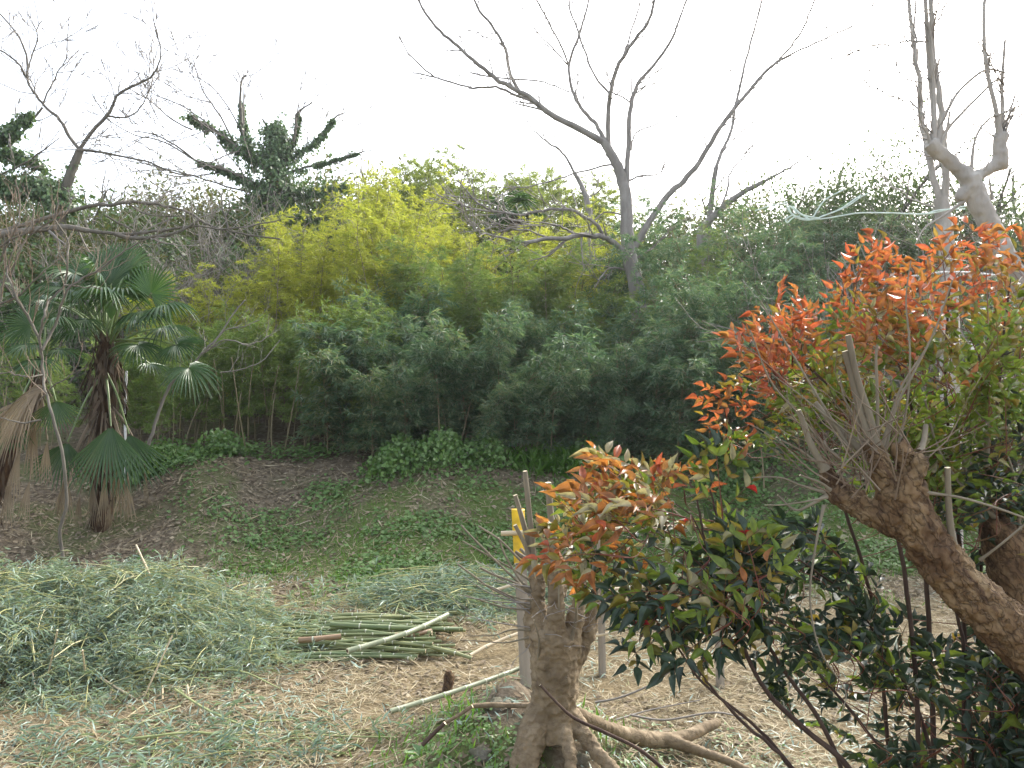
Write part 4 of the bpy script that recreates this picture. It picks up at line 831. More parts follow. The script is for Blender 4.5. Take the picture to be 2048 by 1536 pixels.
# ------------------------------------------------------------------ pile of cut bamboo poles
def pole_mesh(L, r, seed, mats, taper=.85):
    q = np.random.default_rng(seed); mm = MB(); x = 0; k = 0; gap = q.uniform(.2, .3); bow = q.normal() * .012
    P = []; rad = []; mi_ = []
    nodes = np.arange(q.uniform(.05, gap), L, gap)
    xs_ = sorted(set([0, L] + [v for n_ in nodes for v in (n_ - .012, n_ - .004, n_, n_ + .005, n_ + .014) if 0 < v < L]))
    for v in xs_:
        nd = min([abs(v - n_) for n_ in nodes]) if len(nodes) else 1
        P.append((v - L / 2, bow * math.sin(v / L * math.pi) * 4, 0)); rad.append(r * (1 + (taper - 1) * v / L) * (1.10 if nd < .006 else 1.0))
    P = np.array(P); rad = np.array(rad); n = len(P); sides = 8
    m0 = MB(); m0.tube(P, rad, sides, 0, 3, 3)
    fm = np.zeros(len(m0.M[0]), int)
    for i in range(n - 1):
        mid = (xs_[i] + xs_[i + 1]) / 2
        for n_ in nodes:
            if 0 < n_ - mid < .012: fm[i * sides:(i + 1) * sides] = 1
            elif 0 <= mid - n_ < .005: fm[i * sides:(i + 1) * sides] = 2
    m0.M[0] = fm
    for e_, sg in ((0, -1), (-1, 1)):
        rr_ = rad[e_] * .6; c_ = P[e_] + np.array([sg * (rad[e_] * .06 + .0015), 0, 0]); an = np.linspace(0, 2 * np.pi, 8, endpoint=False) * -sg
        m0.add(np.vstack([c_ + np.stack([0 * an, np.cos(an) * rr_, np.sin(an) * rr_], -1)]), np.array([list(range(8))]), 4)  # dark disc on each cut end paints the shade inside the hollow
    return m0
def place_pole(m0, c, ang, pitch, name='bamboo_pole', mats=None, roll=0):
    o = m0.build(name, mats); o.location = [float(v) for v in c]; o.rotation_euler = (roll, pitch, ang); return o
PM = lambda k: [M[k], M['pole_node'], M['pole_dark'], M['cut_face'], M['bark_hollow_shade']]
protos = [pole_mesh(rnd.uniform(1.0, 1.65), rnd.uniform(.010, .021), 200 + i, None) for i in range(9)]
pobs = []; lengths = []
for i in range(78):
    # layered: the pile is widest low down, its long axis runs across the picture
    lay_ = 0 if i < 40 else (1 if i < 64 else 2); v = rnd.uniform(-1, 1) * (1, .75, .5)[lay_]
    cyp = 7.6 + v * .68; cxp = -1.42 + rnd.gauss(0, .11) + .05 * v; z = gz(cxp, cyp) + .03 + lay_ * .042 + rnd.uniform(0, .012)
    a = rnd.gauss(-.02, .13) + (.0 if rnd.random() < .8 else rnd.uniform(-.35, .35)); k = i % 9
    if i < 9: o = protos[k].build('bamboo_pole', PM('pole')); pobs.append(o)
    else: o = pobs[k].copy(); COL.objects.link(o)
    o.location = (cxp, cyp, z); o.rotation_euler = (rnd.uniform(0, 6), rnd.gauss(0, .012), a + (math.pi if rnd.random() < .5 else 0))
    tag(o, 'green cut bamboo pole lying in the flat pile on the straw', 'bamboo pole', 'cut bamboo poles in the pile')
def pole_between(a_, b_, r, seed, mat, label, lift=.12, lift2=None, name='bamboo_pole'):
    A = ground_at(*a_) if len(a_) == 2 else at(*a_); B = ground_at(*b_) if len(b_) == 2 else at(*b_)
    if len(a_) == 2: A = A + UP * lift
    if len(b_) == 2: B = B + UP * (lift if lift2 is None else lift2)
    d = Vector(B - A); L = d.length; m0 = pole_mesh(L, r, seed, None, .9); o = m0.build(name, PM(mat)); o.location = [float(v) for v in (A + B) / 2]
    o.rotation_euler = d.to_track_quat('X', 'Z').to_euler(); tag(o, label, 'bamboo pole'); return o
pole_between((695, 1330), (895, 1270), .026, 301, 'pole_grey', 'long waxy grey green pole lying slanted on top of the pile', .12, .2)
pole_between((660, 1290), (925, 1284), .026, 302, 'pole', 'thick olive pole lying straight along the top of the pile', .19, .12)
pole_between((800, 1246), (905, 1282), .025, 303, 'pole', 'thick pole sloping down at the right end of the pile', .12, .08)
pole_between((597, 1312), (682, 1304), .028, 304, 'pole_brown', 'short brown bamboo piece at the left front of the pile', .14)
pole_between((790, 1302), (862, 1292), .026, 305, 'pole_brown', 'orange brown bamboo piece at the right front of the pile', .14)
pole_between((780, 1440), (1062, 1352), .02, 306, 'pole_grey', 'long grey pole leaning from the mound towards the post', .06, .10)
pole_between((940, 1323), (1042, 1300), .018, 307, 'pole_tan', 'short pale dry pole lying beside the post', .05, .16)

# ------------------------------------------------------------------ posts and rail behind the stump
p0 = ground_at(1056, 1372); YP = p0[1]
def post(pxb, pxt, pyt, w_, label, yellow=None, Yo=0, name='wooden_post'):
    b_ = at(pxb, 0, YP + Yo); zb = gz(b_[0], YP + Yo); top = at(pxt, pyt, YP + Yo); root = thing(name, (b_[0], YP + Yo, zb), label, 'post'); mm = MB(); A = np.array([b_[0], YP + Yo, zb - .1]); hw = wpx(w_, YP)
    n = 8; P = np.array([A + (top - A) * u for u in np.linspace(0, 1, n)]); V = []; 
    for p_ in P:
        j = rng.uniform(-.002, .002); V += [p_ + (-hw + j, -hw, 0), p_ + (hw + j, -hw, 0), p_ + (hw + j, hw, 0), p_ + (-hw + j, hw, 0)]
    F = [[i * 4 + k, i * 4 + (k + 1) % 4, i * 4 + 4 + (k + 1) % 4, i * 4 + 4 + k] for i in range(n - 1) for k in range(4)] + [[(n - 1) * 4 + k for k in range(4)]]
    mm.add(V, np.array(F)); mm.build('shaft', M['post_wood'], root, smooth=False)
    if yellow:
        f = (yellow - pyt) / (HZ + (CAMH - zb) / (YP + Yo) * FPX - pyt); mm = MB(); Q = np.array([top + UP * .012, top + (A - top) * f]); V = []; h2 = hw + .004
        for p_ in Q: V += [p_ + (-h2, -h2, 0), p_ + (h2, -h2, 0), p_ + (h2, h2, 0), p_ + (-h2, h2, 0)]
        mm.add(V, np.array([[0, 1, 2, 3]] + [[k, 4 + k, 4 + (k + 1) % 4, (k + 1) % 4] for k in range(4)])); y_ = mm.build('painted_top', M['yellow'], root, smooth=False); y_['label'] = 'bright yellow painted top of the post'
    return root
post(1054, 1036, 1022, 24, 'pale wooden post with a yellow painted top behind the stump', 1118)
post(1072, 1066, 1180, 20, 'short grey wooden stake beside the yellow topped post', None, .12, 'wooden_stake')
post(1440, 1437, 1036, 14, 'thin pale stake holding the right end of the bamboo rail', None, -.02, 'wooden_stake')
pole_between((1002, 1067, YP - .1), (1445, 1050, YP - .1), .0195, 310, 'pole_tan', 'pale horizontal bamboo rail tied across behind the stump', name='bamboo_rail')
pole_between((985, 1182, YP - .08), (1048, 1166, YP - .08), .012, 311, 'pole_tan', 'short pale bamboo rail end left of the post', name='bamboo_rail')
pole_between((1060, 1290, YP + .3), (1240, 1262, YP + .3), .016, 312, 'pole_tan', 'lower pale bamboo rail seen past the stump', name='bamboo_rail')
pole_between((1150, 1190, YP + .35), (1330, 1170, YP + .35), .014, 313, 'pole_tan', 'middle pale bamboo rail half hidden by the red leaves', name='bamboo_rail')
post(1205, 1200, 985, 14, 'grey upright stake behind the red leaves', None, .3, 'wooden_stake')

# ------------------------------------------------------------------ pollarded stump on the mound
def organic(o, vox=.012, disp=.02, scale=.12, sm=4):
    m1 = o.modifiers.new('r', 'REMESH'); m1.mode = 'VOXEL'; m1.voxel_size = vox; m1.use_smooth_shade = True
    m2 = o.modifiers.new('s', 'SMOOTH'); m2.iterations = sm; m2.factor = .5
    tx = bpy.data.textures.new('bark', 'CLOUDS'); tx.noise_scale = scale; tx.noise_depth = 4
    m3 = o.modifiers.new('d', 'DISPLACE'); m3.texture = tx; m3.strength = disp; m3.mid_level = .5; m3.texture_coords = 'LOCAL'
    t2 = bpy.data.textures.new('ridge', 'MUSGRAVE'); t2.musgrave_type = 'RIDGED_MULTIFRACTAL'; t2.noise_scale = scale * .6; t2.octaves = 4
    m4 = o.modifiers.new('e', 'DISPLACE'); m4.texture = t2; m4.strength = disp * .22; m4.mid_level = .6; m4.texture_coords = 'LOCAL'

def shoots(root, Y, lst, mat='cut_shoot', name='pruned_shoot', sides=8):
    for s_ in lst:
        pts, w0, w1 = s_[0], s_[1], s_[2]; dY = s_[3] if len(s_) > 3 else rnd.uniform(-.08, .08)
        P = px_path([(p_[0], p_[1], dY * (.3 + .7 * i / max(len(pts) - 1, 1))) for i, p_ in enumerate(pts)], Y, 5); r_ = np.linspace(wpx(w0, Y), wpx(w1, Y), len(P)) * (1 + .10 * (rng.random(len(P)) - .5)) * (1 + .7 * np.exp(-np.arange(len(P)) / 1.3))
        mm = MB(); mm.tube(P, r_, sides, 0, 1); mm.build(name, [M[mat], M['cut_face']], root)

SY = 4.55; sb = at(1110, 1470, SY); sb[2] = gz(sb[0], SY)
stump = thing('pollarded_stump', sb, 'stout pollarded stump with cut shoots on the mound in the middle', 'tree stump')
mm = MB()
def tb(pts, ws, Y=SY, target=None, sides=12, lump=.06):
    P = px_path(pts, Y, 5); (target or mm).tube(P, np.interp(np.linspace(0, 1, len(P)), np.linspace(0, 1, len(ws)), [wpx(v, Y) for v in ws]), sides, 0, 0, 0, lump=lump)
tb([(1112, 1470), (1108, 1420), (1110, 1360), (1108, 1310), (1110, 1275), (1112, 1258)], [104, 92, 94, 90, 96, 78])
tb([(1088, 1310), (1080, 1260), (1076, 1210), (1074, 1165), (1068, 1132)], [54, 42, 34, 29, 24])
tb([(1108, 1300, -.06), (1111, 1240, -.07), (1112, 1190, -.07), (1109, 1140, -.07)], [56, 38, 34, 26])
tb([(1132, 1310), (1146, 1250), (1156, 1205), (1163, 1165)], [60, 38, 30, 22])
tb([(1125, 1340, .05), (1168, 1280, .08), (1184, 1230, .1), (1192, 1185, .1)], [64, 38, 28, 20])
tb([(1100, 1310, .12), (1104, 1240, .16), (1124, 1165, .17)], [70, 40, 26])
tb([(1070, 1290, .02), (1062, 1240, .02), (1058, 1200, .02)], [40, 30, 20])
# roots
tb([(1100, 1410), (1075, 1445, -.05), (1058, 1490, -.12), (1045, 1545, -.2), (1040, 1590, -.25)], [72, 64, 58, 52, 46])
tb([(1120, 1440, -.05), (1132, 1480, -.14), (1140, 1520, -.2), (1150, 1570, -.26)], [42, 27, 24, 22])
tb([(1140, 1430), (1165, 1465, -.08), (1195, 1505, -.14), (1235, 1550, -.2)], [48, 32, 27, 24])
tb([(1095, 1430, .1), (1060, 1440, .2), (1030, 1450, .3)], [60, 40, 24])
bo = mm.build('trunk', M['bark_pale'], stump); organic(bo, .008, .03, .07, 2)
mm = MB(); tb([(1150, 1425, .05), (1190, 1445, .12), (1240, 1465, .28), (1290, 1478, .42), (1340, 1480, .5), (1380, 1470, .56), (1410, 1455, .66), (1435, 1445, .76)], [28, 29, 30, 36, 34, 29, 26, 22])
tb([(1330, 1478, .48), (1370, 1492, .44), (1410, 1506, .4), (1450, 1520, .36), (1520, 1550, .28)], [32, 27, 22, 18, 13]); bo = mm.build('root', M['bark_pale'], stump); organic(bo, .009, .012, .08); bo['label'] = 'long pale surface root snaking to the right'
shoots(stump, SY, [([(1068, 1150), (1064, 1080), (1056, 1000), (1050, 942)], 14, 10), ([(1068, 1145), (1058, 1090), (1042, 1030), (1030, 990)], 13, 9), ([(1108, 1150), (1106, 1080), (1100, 1020), (1096, 965)], 17, 13), ([(1064, 1130), (1050, 1090), (1030, 1050)], 9, 8),
    ([(1066, 1128), (1048, 1115), (1030, 1104)], 10, 9), ([(1064, 1130), (1052, 1110), (1041, 1098)], 9, 7), ([(1100, 1150), (1090, 1100), (1082, 1060), (1076, 1045)], 9, 7), ([(1190, 1200), (1200, 1140), (1205, 1080), (1208, 1040)], 9, 6), ([(1165, 1170), (1178, 1110), (1195, 1060)], 10, 7), ([(1120, 1160), (1140, 1100), (1160, 1050)], 9, 6), ([(1160, 1180), (1162, 1130), (1158, 1090)], 8, 6),
    ([(1068, 1190), (1050, 1180), (1030, 1158), (1000, 1130), (970, 1100), (945, 1075), (922, 1050)], 6, 3.5), ([(1060, 1140), (1030, 1110), (1000, 1080), (957, 1052)], 5, 3.5), ([(1068, 1185), (1030, 1165), (990, 1150), (960, 1135)], 5, 4), ([(1060, 1215), (1030, 1200), (980, 1175), (945, 1150), (915, 1128)], 5, 3.5), ([(1062, 1180), (1040, 1160), (1010, 1110), (997, 1075)], 5, 3.5), ([(1060, 1160), (1020, 1135), (975, 1110), (925, 1082)], 4, 3), ([(1058, 1220), (1010, 1215), (960, 1200), (930, 1190)], 3.5, 2), ([(1066, 1200), (1030, 1195), (985, 1175), (955, 1165)], 4, 2.5),
    ([(1068, 1195), (1085, 1170), (1098, 1152)], 4, 3), ([(1070, 1210), (1078, 1185), (1090, 1200)], 4, 3), ([(1140, 1290), (1152, 1240), (1150, 1200), (1140, 1180)], 7, 4, -.2), ([(1075, 1330), (1078, 1280), (1068, 1240)], 5, 2, -.2), ([(1120, 1270), (1118, 1200), (1118, 1130)], 5, 3, -.2),
    ([(1060, 1260), (1020, 1260), (990, 1270), (940, 1272)], 4, 2, -.1), ([(1058, 1275), (1010, 1285), (960, 1282), (920, 1280)], 3.5, 1.5, -.1), ([(1066, 1140), (1045, 1128), (1030, 1128)], 5, 4)], sides=7)
q = np.random.default_rng(5); paths = []
for k in range(26):
    p_ = at(rnd.uniform(1055, 1190), rnd.uniform(1140, 1290), SY + rnd.uniform(-.12, .15)); a = rnd.uniform(-2.6, .4) if rnd.random() < .7 else rnd.uniform(-3.1, 3.1)
    grow(paths, p_, unit((math.cos(a + 1.57 + 1.1), rnd.uniform(-.6, .4), rnd.uniform(-.1, .8))), rnd.uniform(.12, .35), .0035, 1, q, 4, .2, .0, (0, 2), .6, .7, .0015)
for k in range(7):      # fine shoots fanning left
    p_ = at(1060, rnd.uniform(1150, 1260), SY - .05); grow(paths, p_, unit((-1, rnd.uniform(-.3, .3), rnd.uniform(-.15, .8))), rnd.uniform(.25, .45), .004, 1, q, 5, .1, .03, (0, 2), .5, .6, .0016)
mm = MB()
for p, r_, d_ in paths: mm.tube(p, r_, 4)
mm.build('twigs', M['twig'], stump)

# branch lying over the root, sticks, rocks, small stump and herbs on the mound
def stick(pts, w0, w1, Y, label, mat='bark_pale', name='fallen_branch', cap='cut_face'):
    P = px_path(pts, Y, 5); P[:, 2] = np.maximum(P[:, 2], g(P[:, 0], P[:, 1]) + .008)
    mm = MB(); mm.tube(P, np.linspace(wpx(w0, Y), wpx(w1, Y), len(P)), 7, 0, 1, 1, lump=.06); tag(mm.build(name, [M[mat], M[cap]], origin=P[0]), label, 'branch')
stick([(1080, 1370, -.28), (1120, 1412, -.3), (1150, 1437, -.3), (1210, 1465, -.3), (1280, 1500, -.32), (1340, 1550, -.35)], 5, 8, SY, 'thin brown branch leaning across the foot of the stump', 'stem_dark')
stick([(945, 1412), (985, 1410), (1030, 1411), (1075, 1410)], 10, 11, SY + .1, 'pale broken branch lying left of the stump on the mound')
stick([(886, 1448), (915, 1432), (945, 1412)], 7, 8, SY + .05, 'short forked stick below the pale broken branch')
stick([(845, 1490), (870, 1465), (890, 1446)], 9, 8, SY - .1, 'dark stick half buried on the left of the mound', 'stem_dark')
stick([(1190, 1405), (1240, 1395), (1300, 1370), (1345, 1340)], 5, 3, 5.3, 'thin twig on the straw right of the stump', 'twig')
stick([(1260, 1430), (1330, 1440), (1430, 1425), (1500, 1440)], 5, 3, 4.95, 'grey twig lying behind the long surface root', 'twig')
stick([(1230, 1440, .3), (1300, 1420, .5), (1400, 1400, .6)], 4, 2, 4.9, 'slender forked twig on the ground under the red leaves', 'twig')
def herb(px, py, n, L, label):
    c = ground_at(px, py); mm = MB(); a = np.linspace(0, 6.283, n, endpoint=False) + rng.uniform(-.2, .2, n)
    D = np.stack([np.cos(a), np.sin(a), rng.uniform(.3, .9, n)], -1); Ls = L * rng.uniform(.7, 1.2, n); P0 = np.repeat(c[None], n, 0) - UP * .01
    kites(mm, P0, D, np.repeat(UP[None], n, 0) + D * -.3, Ls, Ls * .3, 0, .12, .35); tag(mm.build('broadleaf_weed', M['herb'], origin=c), label, 'weed')
herb(842, 1512, 9, .15, 'broad leaved grey green weed at the bottom left of the mound'); herb(900, 1475, 8, .12, 'broad leaved weed on the left side of the mound'); herb(1215, 1500, 7, .07, 'small weed between the stump roots'); herb(690, 1178, 10, .2, 'grey green weed rosette at the foot of the bank'); herb(690, 1480, 9, .08, 'small weed in the straw near the bottom edge')
def rock(px, py, s, label):
    c = ground_at(px, py); bm = MB(); n1, n2 = 9, 12; V = []
    for i in range(n1):
        for j in range(n2):
            th = math.pi * i / (n1 - 1); ph = 2 * math.pi * j / n2; d = np.array([math.sin(th) * math.cos(ph), math.sin(th) * math.sin(ph), math.cos(th)]); V.append(c - UP * s * .25 + d * s * np.array([1.3, .9, .75]) * (.55 + .9 * float(vnoise(d[0] * 2.3 + px, d[1] * 2.3 + d[2] * 2.9 + py, 8))))
    F = [[i * n2 + j, i * n2 + (j + 1) % n2, (i + 1) * n2 + (j + 1) % n2, (i + 1) * n2 + j] for i in range(n1 - 1) for j in range(n2)]
    bm.add(V, np.array(F)); tag(bm.build('rock', M['rock'], origin=c), label, 'rock')
rock(1000, 1410, .065, 'mossy rock left of the stump'); rock(965, 1505, .06, 'pale mossy rock low on the mound'); rock(1160, 1520, .05, 'pale rock between the stump roots')
# little broken stump
c = ground_at(895, 1390); mm = MB(); P = np.array([c + (0, 0, -.05), c + (0, 0, .04), c + (.005, 0, .09), c + (.012, 0, .15), c + (.01, 0, .19)]); mm.tube(P, [.06, .045, .038, .042, .022], 9, 0, 0, lump=.2)
for a in range(4): mm.tube([c + (0, 0, .04), c + (.07 * math.cos(a * 1.6), .07 * math.sin(a * 1.6), .0)], [.02, .012], 5, 0, lump=.2)
tag(mm.build('small_stump', M['bark_rich'], origin=c), 'small broken brown stump behind the long grey pole', 'tree stump')
mi = MB(); x, y = scatter(5000, -.9, 1.9, 3.6, 5.6, lambda x, y: zone(x, y)[1] + .25 * smooth01(.5, .6, vnoise(x * 5, y * 5, 44))); L = rng.uniform(.012, .035, len(x)); lay(mi, x, y, L, L * .9, .05, .7)
tag(mi.build('small_weeds', M['ivy_ground']), 'tiny green weeds covering the mound round the stump', 'weeds', kind='stuff')

# ------------------------------------------------------------------ pruned tree in the right foreground
TY = 2.55
tb0 = at(2230, 1640, TY); rt = thing('pruned_tree', (tb0[0], TY, gz(tb0[0], TY)), 'leaning pruned tree with peeling brown bark and cut shoots at the right', 'tree')
mm = MB(); zf = gz(tb0[0], TY)
tb([(2270, 1850), (2230, 1560), (2130, 1375), (2048, 1288), (1992, 1236), (1936, 1184), (1886, 1130), (1842, 1068), (1802, 1010), (1777, 975)], [140, 126, 112, 104, 98, 92, 88, 88, 80, 62], TY, mm)
tb([(1790, 1000), (1768, 950), (1752, 915), (1742, 885)], [60, 46, 38, 30], TY, mm); tb([(1850, 1060), (1832, 990), (1815, 935), (1802, 900), (1795, 885)], [60, 48, 40, 36, 34], TY, mm)
tb([(1800, 1040), (1750, 1025, .05), (1700, 1005, .08), (1655, 990, .1)], [70, 60, 44, 26], TY, mm); tb([(1720, 1010, .1), (1685, 985, .12), (1660, 960, .14), (1648, 935, .15)], [50, 44, 34, 24], TY, mm); tb([(1800, 1000, -.03), (1830, 950, -.05), (1845, 910, -.05)], [50, 30, 24], TY, mm)
tb([(1945, 1190), (1920, 1130), (1905, 1090)], [60, 34, 24], TY, mm)
bo = mm.build('trunk', M['bark_rich'], rt); organic(bo, .0065, .03, .045, 2)
shoots(rt, TY, [([(1752, 890), (1738, 830), (1715, 760), (1696, 670)], 15, 12), ([(1745, 900), (1722, 830), (1705, 760), (1690, 702)], 15, 13), ([(1745, 920), (1700, 880), (1660, 840), (1630, 805)], 16, 11), ([(1650, 940), (1622, 890), (1608, 850), (1597, 820)], 14, 10), ([(1742, 880), (1742, 840), (1741, 815)], 10, 6), ([(1905, 1095), (1897, 1010), (1895, 935)], 13, 11),
    ([(1798, 890), (1815, 800), (1820, 700), (1812, 600), (1822, 520)], 5, 2.5), ([(1770, 900), (1790, 820), (1830, 740), (1870, 660), (1905, 560)], 7, 3), ([(1745, 890), (1720, 850), (1690, 800), (1680, 760)], 6, 3), ([(1755, 900), (1755, 800), (1752, 720), (1755, 690)], 7, 5), ([(1765, 890), (1800, 780), (1850, 700)], 6, 3), ([(1650, 985), (1600, 970), (1560, 955), (1505, 955)], 5, 2.5), ([(1680, 920), (1640, 880), (1590, 820), (1540, 760), (1500, 660)], 6, 2.5), ([(1700, 900), (1640, 800), (1580, 700), (1520, 600)], 6, 2.5), ([(1640, 930), (1600, 900), (1560, 880)], 5, 3),
    ([(1655, 990), (1620, 1010), (1590, 1020), (1555, 990)], 7, 4), ([(1655, 995), (1600, 1005), (1560, 1010), (1530, 1010)], 4, 2), ([(1648, 1010), (1630, 1100), (1620, 1200), (1640, 1300), (1690, 1380), (1685, 1420)], 5, 2, -.15), ([(1660, 980), (1640, 965), (1600, 950)], 6, 4), ([(1850, 985), (1920, 995), (1990, 1015), (2060, 1040)], 6, 4, -.1), ([(1960, 1120), (2000, 1090), (2060, 1040)], 5, 4, -.1), ([(1840, 905), (1848, 880), (1852, 850)], 12, 10), ([(1720, 880), (1712, 840), (1700, 830)], 6, 4), ([(1730, 890), (1690, 860), (1650, 830), (1600, 790), (1545, 750)], 5, 2)], sides=9)
q = np.random.default_rng(9); paths = []
for k in range(60):
    p_ = at(rnd.uniform(1650, 1830), rnd.uniform(860, 1000), TY + rnd.uniform(-.1, .12)); grow(paths, p_, unit((rnd.gauss(-.2, .7), rnd.uniform(-.5, .5), rnd.uniform(.2, 1.2))), rnd.uniform(.1, .32), .003, 1, q, 4, .14, .05, (0, 2), .6, .7, .0012)
mm = MB()
for p, r_, d_ in paths: mm.tube(p, r_, 4)
mm.build('twigs', M['twig_warm'], rt)
# second pruned trunk behind at the right edge
T2 = 2.95; t2b = at(2200, 1600, T2); r2 = thing('pruned_tree', (t2b[0], T2, gz(t2b[0], T2)), 'second pruned trunk at the far right edge behind the leaning one', 'tree')
mm = MB(); tb([(2260, 1900), (2200, 1600), (2110, 1360), (2050, 1240), (2015, 1130), (1995, 1060), (1985, 1035)], [120, 110, 100, 92, 80, 66, 50], T2, mm); tb([(2020, 1150), (2040, 1090), (2050, 1050)], [60, 44, 30], T2, mm); bo = mm.build('trunk', M['bark_rich'], r2); organic(bo, .009, .022, .06, 3)
shoots(r2, T2, [([(1990, 1050), (1982, 980), (1974, 930), (1974, 862)], 14, 10), ([(1985, 1040), (1940, 960), (1920, 900), (1900, 850)], 10, 6), ([(2000, 1050), (2020, 980), (2048, 930)], 8, 5), ([(1995, 1040), (1950, 1000), (1900, 940), (1870, 880), (1850, 800)], 8, 4), ([(2040, 1060), (2030, 960), (2000, 880), (1950, 820)], 5, 3)])

# ------------------------------------------------------------------ tall pollarded tree at the upper right
UY = 5.6; ub = at(2230, 1430, UY); ut = thing('pollarded_tree', (ub[0], UY, gz(ub[0], UY)), 'tall pollarded tree with knobbly fork and upright shoots at the upper right', 'tree')
mm = MB(); tb([(2235, 1490), (2225, 1300), (2200, 1050), (2160, 820), (2100, 660), (2052, 585), (2010, 515), (1985, 460), (1962, 415), (1945, 372), (1938, 352)], [80, 70, 62, 56, 50, 46, 42, 39, 39, 42, 40], UY, mm)
tb([(1945, 365), (1920, 340), (1895, 318), (1870, 297), (1858, 285)], [36, 28, 26, 31, 32], UY, mm); tb([(1938, 362), (1965, 345), (1990, 332), (2008, 325)], [30, 23, 23, 26], UY, mm); tb([(2000, 328), (2000, 310), (1998, 290), (2006, 268)], [28, 27, 25, 28], UY, mm); tb([(1940, 380), (1925, 390), (1915, 400)], [30, 26, 18], UY, mm)
bo = mm.build('trunk', M['bark_glare_pale'], ut); organic(bo, .013, .03, .1, 3)
shoots(ut, UY, [([(1868, 290), (1868, 230), (1860, 150), (1855, 80), (1850, -20)], 12, 8), ([(1868, 280), (1870, 220), (1865, 130), (1860, 60), (1866, -20)], 8, 4), ([(1875, 290), (1885, 240), (1898, 215), (1920, 180), (1970, 140), (2010, 145)], 8, 4), ([(1880, 295), (1892, 265), (1900, 222)], 7, 4), ([(1860, 285), (1852, 255)], 6, 4), ([(1882, 300), (1895, 260), (1930, 220), (1960, 190), (1985, 165), (2005, 158)], 7, 4),
    ([(2000, 275), (1992, 220), (1980, 170), (1970, 110), (1968, 20), (1974, -20)], 10, 6), ([(2004, 268), (2005, 215), (2004, 170), (2010, 80)], 10, 5), ([(2010, 268), (2020, 240), (2035, 200)], 4, 2), ([(2005, 265), (2028, 200), (2034, 170)], 4, 2), ([(1998, 280), (1988, 240)], 5, 3), ([(1942, 345), (1950, 280), (1975, 240), (2010, 225), (2038, 212)], 6, 3), ([(1998, 280), (1960, 255), (1930, 240)], 3, 2), ([(1960, 350), (1975, 330), (1978, 300)], 4, 2), ([(1985, 400), (1980, 370), (1978, 345)], 5, 2), ([(1930, 400), (1890, 430), (1850, 455), (1830, 490)], 6, 2)], mat='bark_glare_pale')
q = np.random.default_rng(19); paths = []
for k in range(46):
    c_ = [(1868, 285), (2004, 270), (1865, 180), (1860, 80), (1975, 150), (2004, 190)][k % 6]; p_ = at(c_[0] + rnd.uniform(-8, 8), c_[1] + rnd.uniform(-25, 10), UY); grow(paths, p_, unit((rnd.gauss(0, .6), rnd.gauss(0, .5), 1)), rnd.uniform(.1, .4), .006, 1, q, 4, .12, .05, (0, 2), .6, .7, .0025)
mm = MB()
for p, r_, d_ in paths: mm.tube(p, r_, 4)
mm.build('twigs', M['twig'], ut)
# twin stemmed bare tree behind it
bare_tree('bare_tree', 10.5, [(1900, 640, 34), (1895, 520, 32), (1888, 440, 30), (1880, 395, 26)], [
    ([(1882, 405), (1862, 340), (1850, 270), (1842, 220), (1836, 150), (1826, 80), (1815, -20)], 16, 8, 14, .3), ([(1888, 410), (1892, 340), (1884, 270), (1876, 180), (1866, 90), (1860, -20)], 18, 9, 14, -.3), ([(1836, 150), (1828, 60), (1832, -20)], 5, 4, 8, .2), ([(1858, 85), (1820, 82), (1780, 86), (1720, 100), (1688, 112)], 5, 2, 10, .5), ([(1850, 230), (1820, 205), (1780, 190), (1740, 170), (1728, 160)], 5, 2, 10, .4), ([(1845, 165), (1810, 155), (1790, 120), (1765, 30)], 4, 2, 8, .4), ([(1870, 320), (1840, 305), (1790, 285)], 5, 2, 6, .3), ([(1885, 350), (1920, 300), (1960, 250), (1985, 262)], 4, 2, 6, .2), ([(1884, 420), (1820, 395), (1760, 350), (1720, 330)], 4, 2, 6, .3)],
    'pale twin stemmed bare tree behind the tall pollarded tree', seed=31, mat='bark_glare_pale', twig_len=.35, depth=1, twig_lift=.04)

# rope tangled in the evergreen, strung to the pollarded tree; white cable lower down
def cord(pts, Y, r, mat, name, label, Yend=None):
    mm = MB(); P = []
    allp = pts if isinstance(pts[0][0], (list, tuple)) else [pts]
    for pl in allp:
        Q = np.array([at(p_[0], p_[1], Y + (p_[2] if len(p_) > 2 else 0)) for p_ in pl]); mm.tube(catmull(Q, 6), r, 6, 0)
    return tag(mm.build(name, M[mat], origin=at(*pts[0][0][:2], Y) if allp is pts else at(*pts[0][:2], Y)), label, name.split('_')[-1])
cord([[(1932, 412), (1900, 418), (1850, 428), (1780, 426), (1720, 426), (1680, 432), (1640, 438), (1600, 436), (1580, 424), (1572, 408), (1568, 402)], [(1930, 418), (1880, 420), (1850, 428)], [(1640, 437), (1605, 430), (1590, 420), (1578, 412), (1585, 430), (1610, 440), (1640, 436)], [(1640, 434), (1690, 415), (1720, 395), (1740, 385)], [(1636, 436), (1680, 418), (1710, 398), (1722, 390)], [(1626, 434), (1650, 400), (1690, 378)], [(1600, 432), (1585, 436), (1575, 445), (1572, 438), (1588, 428)], [(1618, 438), (1598, 425), (1586, 413), (1592, 428)], [(1575, 406), (1540, 412), (1510, 422)]], 6.6, .006, 'rope', 'pale_rope', 'pale mint rope tangled and strung to the pollarded tree')
cord([(2080, 560), (2000, 552), (1940, 545), (1880, 545), (1830, 552), (1760, 560), (1700, 556)], 5.9, .008, 'white', 'white_cable', 'white cable hanging behind the orange leaves')
cord([(1945, 700), (1950, 650), (1960, 622), (1975, 618)], 4.2, .008, 'white', 'white_strap', 'short curved white strap behind the bush at the right')
